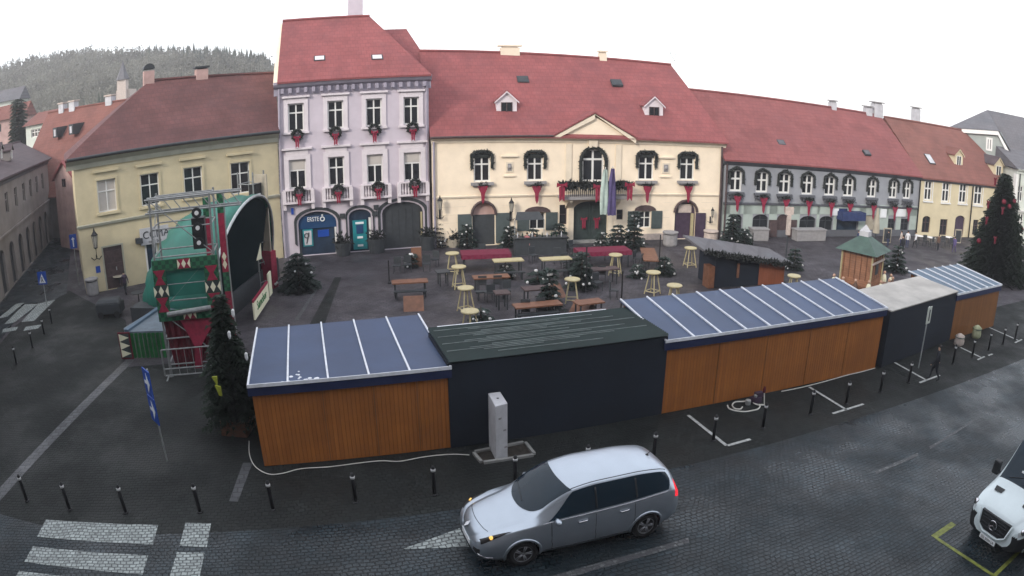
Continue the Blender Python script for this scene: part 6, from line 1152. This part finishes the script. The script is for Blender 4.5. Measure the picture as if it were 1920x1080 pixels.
# ------------------------------------------------------------------ vehicles
def herm(xs, ys, x):
    i = int(np.clip(np.searchsorted(xs, x)-1, 0, len(xs)-2)); h = xs[i+1]-xs[i]; u = (x-xs[i])/h
    def sl(k):
        if k <= 0 or k >= len(xs)-1: return 0 if 0 < 1 and k <= 0 and False else (ys[min(k+1, len(ys)-1)]-ys[max(k-1, 0)])/(xs[min(k+1, len(xs)-1)]-xs[max(k-1, 0)])
        a, b = (ys[k]-ys[k-1])/(xs[k]-xs[k-1]), (ys[k+1]-ys[k])/(xs[k+1]-xs[k]); return 0 if a*b <= 0 else 2*a*b/(a+b)
    m0, m1 = sl(i), sl(i+1); return (2*u**3-3*u*u+1)*ys[i]+(u**3-2*u*u+u)*h*m0+(-2*u**3+3*u*u)*ys[i+1]+(u**3-u*u)*h*m1
class Car:
    T = [0, .1, .2, .3, .4, .5, .6, .7, .8, .88, .95, 1]; S = [.07, .2, .35, .5, .65, .8, .92]; RF = [1.0, .93, .8, .6, .4, .2, 0]
    def __init__(s, ctrl, k, n):
        s.c = [np.array(v, float) for v in zip(*ctrl)]; s.k = k; s.L = s.c[0][-1]; x0 = s.c[0]
        s.st = sorted(set([0, .015, .03, .05, .08]+list(np.linspace(.1, s.L-.1, n))+[s.L-.07, s.L-.04, s.L-.02, s.L])); s.rings = [s.ring(x) for x in s.st]
    def P(s, x): return [herm(s.c[0], c, x) for c in s.c[1:]]
    def ring(s, x):
        zs, ws, wm, zb, wb, zt, wt = s.P(x); out = [(0, zs), (ws*.85, zs)]
        for t in s.T: out.append((ws+(wm-ws)*min(1, t/.45)**.5 if t < .45 else wm+(wb-wm)*((t-.45)/.55)**2, zs+.05+(zb-zs-.05)*t))
        for q in s.S: out.append((wb+(wt-wb)*q**1.15, zb+(max(zt-.055, zb+.004)-zb)*q))
        for r in s.RF: out.append((wt*r*(1 if r < 1 else .985), zt-.035*(r**3)*1.0-(.02 if r == 1 else 0)+.02*(1-r*r)))
        return out
    def pt(s, x, j, sg, off=0):
        r = s.ring(x); j0 = int(j); f = j-j0; a, b = r[j0], r[min(j0+1, len(r)-1)]; y, z = a[0]+(b[0]-a[0])*f, a[1]+(b[1]-a[1])*f; return Vector((x, sg*(y+off), z))*s.k
    def build(s, t, cls, mats, names, wheels, wr):
        k = s.k; nr = len(s.rings[0]); D = {}
        for sg in (-1, 1):
            for i in range(len(s.st)-1):
                xm = (s.st[i]+s.st[i+1])/2
                for j in range(nr-1):
                    q = [(s.st[i], s.rings[i][j]), (s.st[i+1], s.rings[i+1][j]), (s.st[i+1], s.rings[i+1][j+1]), (s.st[i], s.rings[i][j+1])]
                    zc = sum(p[1][1] for p in q)/4
                    if 1 <= j < 14 and any((xm-wx)**2+(zc-wr)**2 < (wr*1.17)**2 for wx in wheels): continue
                    c = cls(xm, j, sg, zc); vs = [(x*k, sg*p[0]*k, p[1]*k) for x, p in q]
                    if sg > 0: vs = vs
                    else: vs = vs[::-1]
                    D.setdefault(c, MB()).add(vs[::-1], [(0, 1, 2, 3)])
        b = D['body']
        for i, rev in ((0, False), (-1, True)):
            r = s.rings[i]; x = s.st[i]*k; ring = [(x, y*k, z*k) for y, z in r]+[(x, -y*k, z*k) for y, z in r[::-1]]; b.add(ring, [tuple(range(len(ring)))[::-1] if rev else tuple(range(len(ring)))])
        body = None
        for c in sorted(D, key=lambda c: c != 'body'):
            mb = D[c]; me = bpy.data.meshes.new(c); me.from_pydata(mb.v, [], mb.f); bm = bmesh.new(); bm.from_mesh(me); bmesh.ops.remove_doubles(bm, verts=bm.verts, dist=.0008); bmesh.ops.recalc_face_normals(bm, faces=bm.faces)
            for f in bm.faces: f.smooth = True
            bm.to_mesh(me); bm.free(); me.materials.append(mats[c]); o = bpy.data.objects.new(names.get(c, c), me); COL.objects.link(o); o.parent = t
        # inner liner hides the hollow shell
        b = MB(); zs, ws, wm, zb, wb, zt, wt = s.P(s.L*.5)
        b.box(.8*k, (s.L-.25)*k, -ws*.7*k, ws*.7*k, .22*k, .62*k); b.build('floor_pan', M['black'], t)
        for wx in wheels:
            for sg in (-1, 1):
                wm_ = s.P(wx)[2]; qq = Vector((0, sg, 0)).to_track_quat('Z', 'Y'); c0 = Vector((wx*k, sg*(wm_-.235)*k, wr*k)); w = MB(); R0 = wr*k
                w.lathe([(R0*.62, 0), (R0*.97, .01*k), (R0, .04*k), (R0, .17*k), (R0*.97, .2*k), (R0*.66, .215*k), (R0*.64, .2*k)], c0, 28, qq); wh = w.build('wheel', M['rubber'], t, True)
                w = MB(); c1 = c0+Vector((0, sg*.19*k, 0))
                w.torus(c1, R0*.62, .018*k, qq, 24, 6); w.lathe([(R0*.14, -.02), (R0*.12, .015)], c1, 10, qq)
                for i in range(5):
                    a = i*2*math.pi/5; w.bar(c1+qq@Vector((R0*.1*math.cos(a-.3), R0*.1*math.sin(a-.3), 0)), c1+qq@Vector((R0*.62*math.cos(a-.12), R0*.62*math.sin(a-.12), 0)), .02*k, n=5); w.bar(c1+qq@Vector((R0*.1*math.cos(a+.3), R0*.1*math.sin(a+.3), 0)), c1+qq@Vector((R0*.62*math.cos(a+.12), R0*.62*math.sin(a+.12), 0)), .02*k, n=5)
                w.build('rim', M['rim'], wh, True); w = MB(); w.lathe([(R0*.6, -.03), (R0*.6, -.02)], c1, 20, qq); w.build('brake_disc', M['black'], wh)
                w = MB(); w.torus(Vector((wx*k, sg*(wm_-.012)*k, wr*k)), wr*1.19*k, .03*k, Vector((0, 1, 0)).to_track_quat('Z', 'Y'), 26, 6, 0, 2*math.pi); 
                w = MB(); n = 22; qv = []
                for i in range(n+1):
                    a = math.pi*(1.0*i/n)*1.16-.08*math.pi
                    xx, zz_ = wx+wr*1.2*math.cos(a), wr+wr*1.2*math.sin(a); zs, ws, wm2, zb, *_ = s.P(min(max(xx, 0), s.L)); tt = (zz_-zs-.05)/(zb-zs-.05); tt = min(1, max(0, tt)); yy = ws+(wm2-ws)*min(1, tt/.45)**.5 if tt < .45 else wm2
                    qv.append(Vector((xx*k, sg*(yy-.012)*k, max(zz_, .2)*k)))
                w.tube(qv, .035*k, 6); w.build('wheel_arch', mats['body'], t, True)
    def patch(s, name, m, t, sg, f, nu=24, nv=8, off=.006):
        b = MB(); vs = []
        for i in range(nu+1):
            for j in range(nv+1):
                x, jj, sg2 = f(i/nu, j/nv); p = s.pt(x, abs(jj), sg2 if sg2 else sg); vs.append(p)
        # push out along the local normal
        P = [Vector(v) for v in vs]; out = []
        for i in range(nu+1):
            for j in range(nv+1):
                a = P[min(i+1, nu)*(nv+1)+j]-P[max(i-1, 0)*(nv+1)+j]; c = P[i*(nv+1)+min(j+1, nv)]-P[i*(nv+1)+max(j-1, 0)]; n = a.cross(c)
                n = n.normalized() if n.length > 1e-9 else Vector((0, 0, 1))
                if n.z < 0 and abs(n.z) > .15 or (abs(n.z) <= .15 and n.y*sg < 0): n = -n
                out.append(P[i*(nv+1)+j]+n*off*s.k)
        b.add(out, [(i*(nv+1)+j, i*(nv+1)+j+1, (i+1)*(nv+1)+j+1, (i+1)*(nv+1)+j) for i in range(nu) for j in range(nv)])
        o = b.build(name, m, t, True); return o
    def line(s, name, pts, r, m, t, sg=-1, off=0.003): b = MB(); b.tube([s.pt(x, j, sg, off) for x, j in pts], r*s.k, 5); return b.build(name, m, t, True)
# silver car
C = [(0, .32, .40, .50, .56, .46, .60, .25), (.06, .25, .58, .68, .66, .60, .71, .40), (.22, .20, .73, .81, .77, .72, .83, .54), (.55, .18, .80, .88, .87, .80, .94, .60), (.98, .18, .82, .90, .94, .84, 1.04, .66), (1.2, .18, .82, .905, .955, .855, 1.15, .68), (1.6, .18, .82, .91, .965, .865, 1.41, .67), (2.0, .18, .83, .91, .975, .87, 1.575, .655), (2.6, .18, .83, .91, .985, .87, 1.645, .65), (3.4, .18, .83, .91, 1.01, .865, 1.635, .635), (4.0, .20, .82, .90, 1.05, .85, 1.57, .615), (4.28, .24, .80, .88, 1.06, .83, 1.46, .59), (4.46, .30, .74, .83, 1.0, .77, 1.2, .56), (4.56, .36, .60, .70, .86, .62, .93, .42)]
kf = 1.10; gF, gR = G(975, 1067), G(1214, 1010); u_ = (gR-gF).normalized(); n_ = Vector((-u_.y, u_.x, 0)); org = gF-u_*(.93*kf)+n_*(.90*kf)+u_*.10+n_*.04
car = E('parked_car', 'silver people carrier with dark glass and lit red tail lamp in the foreground', 'car', (org.x, org.y, .012), math.atan2(u_.y, u_.x)); NT = 14; NS = NT+7
def cls_car(x, j, sg, z):
    if x > 4.36 and 10 <= j <= 18: return 'tail' if sg < 0 else 'far_tail'
    if x < .075 and 3 <= j <= 7: return 'grille'
    return 'body'
ob = Car(C, kf, 96); ob.build(car, cls_car, dict(body=M['silver'], tail=M['tail'], far_tail=M['tail'], grille=M['plast']), dict(tail='tail_lamp', far_tail='tail_lamp'), [.93, 3.70], .315)
def ws(u, v):                               # windscreen: v across, u from cowl to roof
    q = 2*v-1; a = abs(q); x0 = 1.04+.36*a**2.4; x1 = 1.90+.12*a**2
    return x0+(x1-x0)*u, NS+6-a*(5.75+.15*u), (1 if q > 0 else -1)
ob.patch('windscreen', M['cglass'], car, 1, ws, 16, 24, .008)
for sg in (-1, 1):
    def sw(u, v, sg=sg):                    # side glass from mirror to rear pillar
        f = .08+.86*v; xa = 1.40+f*.66; xb = 4.27-.30*max(0, f-.55)**1.2-.10*(1-f)**3; x = xa+(xb-xa)*u; j = NT-.1+7.0*f
        return x, j-.0, 0
    ob.patch('side_window', M['cglass'], car, sg, sw, 40, 8, .007)
    def hl(u, v): x = .11+.60*u; return x, 10.6+2.9*u+(5.2*(1-u)**.6+.3)*v, 0
    ob.patch('headlamp', M['lampd'], car, sg, hl, 12, 6, .008)
    for xs_ in (2.50, 3.42): ob.line('window_pillar', [(xs_, NT+q*.95) for q in range(1, 7)], .022, M['plast'], car, sg, .004)
    p = ob.pt(.30, 13.6, sg, .004); b = MB(); b.lathe([(.05, -.02), (.045, .012), (.02, .02)], p, 12, Vector((-1, sg*.8, .6)).to_track_quat('Z', 'Y')); b.build('headlamp_bulb', M['lampo'], car, True)
    for xs_ in (1.52, 2.48, 3.38): ob.line('door_seam', [(xs_+(.0 if j > 5 else .02), j) for j in range(3, 14)], .006, M['plast'], car, sg, .001)
    ob.line('sill_line', [(x, 3) for x in np.linspace(1.4, 3.3, 8)], .006, M['plast'], car, sg, .001)
    ob.line('waist_trim', [(x, 13.9) for x in np.linspace(1.35, 4.2, 20)], .008, M['chrome'], car, sg, .004)
    for xs_ in (2.18, 3.12): b = MB(); b.tube([ob.pt(xs_-.1, 10.8, sg, .01), ob.pt(xs_-.06, 10.9, sg, .035), ob.pt(xs_+.08, 10.95, sg, .035), ob.pt(xs_+.12, 11, sg, .01)], .016*kf, 6); b.build('door_handle', M['chrome'], car, True)
    p = ob.pt(1.62, 14.8, sg, .13); b = MB(); b.ball((0, 0, 0), .1, 10); o = b.build('wing_mirror', M['silver'], car, True); o.location = p; o.scale = (.75, 1.25, .8); b = MB(); b.bar(ob.pt(1.62, 14.3, sg, -.02), p, .03); b.build('mirror_arm', M['plast'], car)
    ob.line('roof_gutter', [(x, NS+.9) for x in np.linspace(2.0, 4.2, 16)], .009, M['plast'], car, sg, .0)
    ob.line('fog_lamp_trim', [(.05, 4), (.09, 3.6), (.2, 3.4), (.32, 3.5)], .014, M['chrome'], car, sg, .004)
b = MB(); b.tube([ob.pt(.20+.10*(abs(q)/5.5)**2, NS+6-abs(q), 1 if q > 0 else -1)+Vector((0, 0, .004)) for q in np.linspace(-5.5, 5.5, 15)], .007, 5); b.build('bonnet_seam', M['plast'], car, True)
p = ob.pt(.05, NS+6, 1); b = MB(); dm = [(-.0, 0, .10), (-.0, .06, 0), (-.0, 0, -.10), (-.0, -.06, 0)]; q_ = Vector((-1, 0, 1.4)).to_track_quat('X', 'Z'); b.prism([p+Vector((-.02, 0, .0))+q_@Vector(d) for d in dm], q_@Vector((.02, 0, 0))); b.build('emblem', M['chrome'], car)
b = MB(); x_ = 4.05; p = ob.pt(x_, NS+6, 1); b.lathe([(.05, 0), (.03, .03)], p+Vector((0, 0, -.01)), 8); b.bar(p+Vector((0, 0, .01)), p+Vector((.16, 0, .15)), .008, n=5); b.build('aerial', M['plast'], car)
b = MB(); b.bar(ob.pt(1.15, NS+5, -1)+Vector((0, 0, .02)), ob.pt(1.3, NS+1.5, 1)+Vector((0, 0, .02)), .008, n=5); b.build('wiper', M['plast'], car)
b = MB(); p = ob.pt(.012, 5, 1); b.box(p.x-.03, p.x+.01, -.3, .3, p.z-.07, p.z+.07); b.build('number_plate', M['signw'], car)
# white van
Cv = [(0, .42, .55, .66, .80, .62, .90, .45), (.08, .34, .76, .86, .96, .80, 1.06, .58), (.3, .30, .86, .96, 1.06, .90, 1.18, .70), (.7, .28, .90, .99, 1.14, .95, 1.34, .78), (.95, .28, .91, 1.0, 1.2, .96, 1.50, .80), (1.3, .28, .91, 1.0, 1.24, .965, 1.88, .79), (1.7, .28, .91, 1.0, 1.26, .97, 2.28, .79), (2.1, .28, .91, 1.0, 1.28, .975, 2.44, .81), (2.8, .28, .91, 1.0, 1.3, .98, 2.5, .83), (4.5, .28, .91, 1.0, 1.3, .98, 2.52, .83), (5.8, .3, .91, 1.0, 1.3, .97, 2.5, .82), (5.9, .34, .88, .97, 1.28, .94, 2.42, .8)]
kv = 1.10; hv = R(17); fc = Vector((11.9, 10.5, 0))
van = E('delivery_van', 'white van with black grille cut off by the right edge', 'van', (fc.x, fc.y, .012), hv)
def cls_van(x, j, sg, z):
    if j >= NS and .86 < x < 2.0: return 'windscreen'
    if NT <= j < NS and 1.25+(j-NT+.5)/7*.65 < x < 2.5: return 'side_window' if sg < 0 else 'far_side_window'
    if z < .80 and x < 1.1 and j < 13 or (z < .5): return 'trim_and_shade'  # black bumper, with shade on the lower front sides painted black alike
    if .05 < x < .42 and 10 <= j <= 13: return 'headlamp' if sg < 0 else 'far_headlamp'
    return 'body'
ov = Car(Cv, kv, 80); ov.build(van, cls_van, dict(body=M['vanw'], windscreen=M['cglass'], side_window=M['cglass'], far_side_window=M['cglass'], trim_and_shade=M['plast'], headlamp=M['lampc'], far_headlamp=M['lampc']), dict(far_side_window='side_window', far_headlamp='headlamp', trim_and_shade='bumper_and_shade'), [1.0, 4.6], .35)
def vp(x, y, z): return Vector((x, y, z))*kv
b = MB(); b.prism([vp(-.03, -.50, 1.0), vp(-.03, .50, 1.0), vp(-.045, .44, .66), vp(-.045, .25, .56), vp(-.045, -.25, .56), vp(-.045, -.44, .66)], vp(.12, 0, 0)); gr = b.build('grille', M['plast'], van)
b = MB(); b.tube([vp(-.05, -.56, 1.02), vp(-.07, -.47, .66), vp(-.08, -.26, .54), vp(-.08, .26, .54), vp(-.07, .47, .66), vp(-.05, .56, 1.02)], .028*kv); b.build('grille_frame', M['vanw'], van, True)
q_ = Vector((-1, 0, 0)).to_track_quat('Z', 'Y'); b = MB(); b.torus(vp(-.09, 0, .80), .12*kv, .013, q_, 22, 6)
for i in range(3): a = math.pi/2+i*2.094; b.bar(vp(-.09, 0, .80), vp(-.09, .12*math.cos(a), .80+.12*math.sin(a)), .016, .006, 5)
b.build('emblem', M['chrome'], van)
for z in (.66, .74, .86, .93): b = MB(); b.box(-.06*kv, -.045*kv, -.4*kv, .4*kv, z*kv, z*kv+.015); b.build('grille_bar', M['dark'], gr)
b = MB(); b.box(-.10*kv, -.07*kv, -.27*kv, .27*kv, .36*kv, .47*kv); pn = b.build('number_plate', M['signw'], van); text('ZG 5044 LR', .1, pn, (-.105*kv, 0, .415*kv), M['black'], (R(90), 0, R(-90)), .002)
for sg in (-1, 1):
    b = MB(); z0 = ov.P(.62)[5]; b.prism([vp(.5, sg*.62, ov.P(.5)[5]+.015), vp(.5, sg*.38, ov.P(.5)[5]+.025), vp(.64, sg*.36, ov.P(.64)[5]+.025), vp(.64, sg*.66, ov.P(.64)[5]+.012)], (0, 0, .012)); b.build('bonnet_vent', M['plast'], van)
    b = MB(); b.box(-.09, .09, -.12, .12, -.2, .2); o = b.build('wing_mirror', M['plast'], van, bev=.04); o.location = ov.pt(1.25, 16, sg, .22); b = MB(); b.bar(ov.pt(1.3, 14.5, sg, -.02), ov.pt(1.25, 15, sg, .2), .03); b.build('mirror_arm', M['plast'], van)
    b = MB(); b.lathe([(.09, -.03), (.08, .03)], ov.pt(.14, 12, sg, .0), 12, Vector((-1, sg*.5, .3)).to_track_quat('Z', 'Y')); b.build('headlamp_bulb', M['chrome'], van, True)
for y in (-.25, .2): b = MB(); p = vp(1.12, y, ov.P(1.12)[5]+.02); b.bar(vp(.95, y+.3, ov.P(.95)[5]+.02), vp(1.1, y-.25, ov.P(1.1)[5]+.03), .01, n=5); b.build('wiper', M['plast'], van)
for y in (-.2, .12): b = MB(); zc_ = ov.P(1.15)[5]+.035; b.prism([vp(1.12, y, ov.P(1.12)[5]+.025), vp(1.12, y+.14, ov.P(1.12)[5]+.025), vp(1.15, y+.14, ov.P(1.15)[5]+.03), vp(1.15, y, ov.P(1.15)[5]+.03)], (0, 0, .006)); b.build('wiper', M['steel'], van)
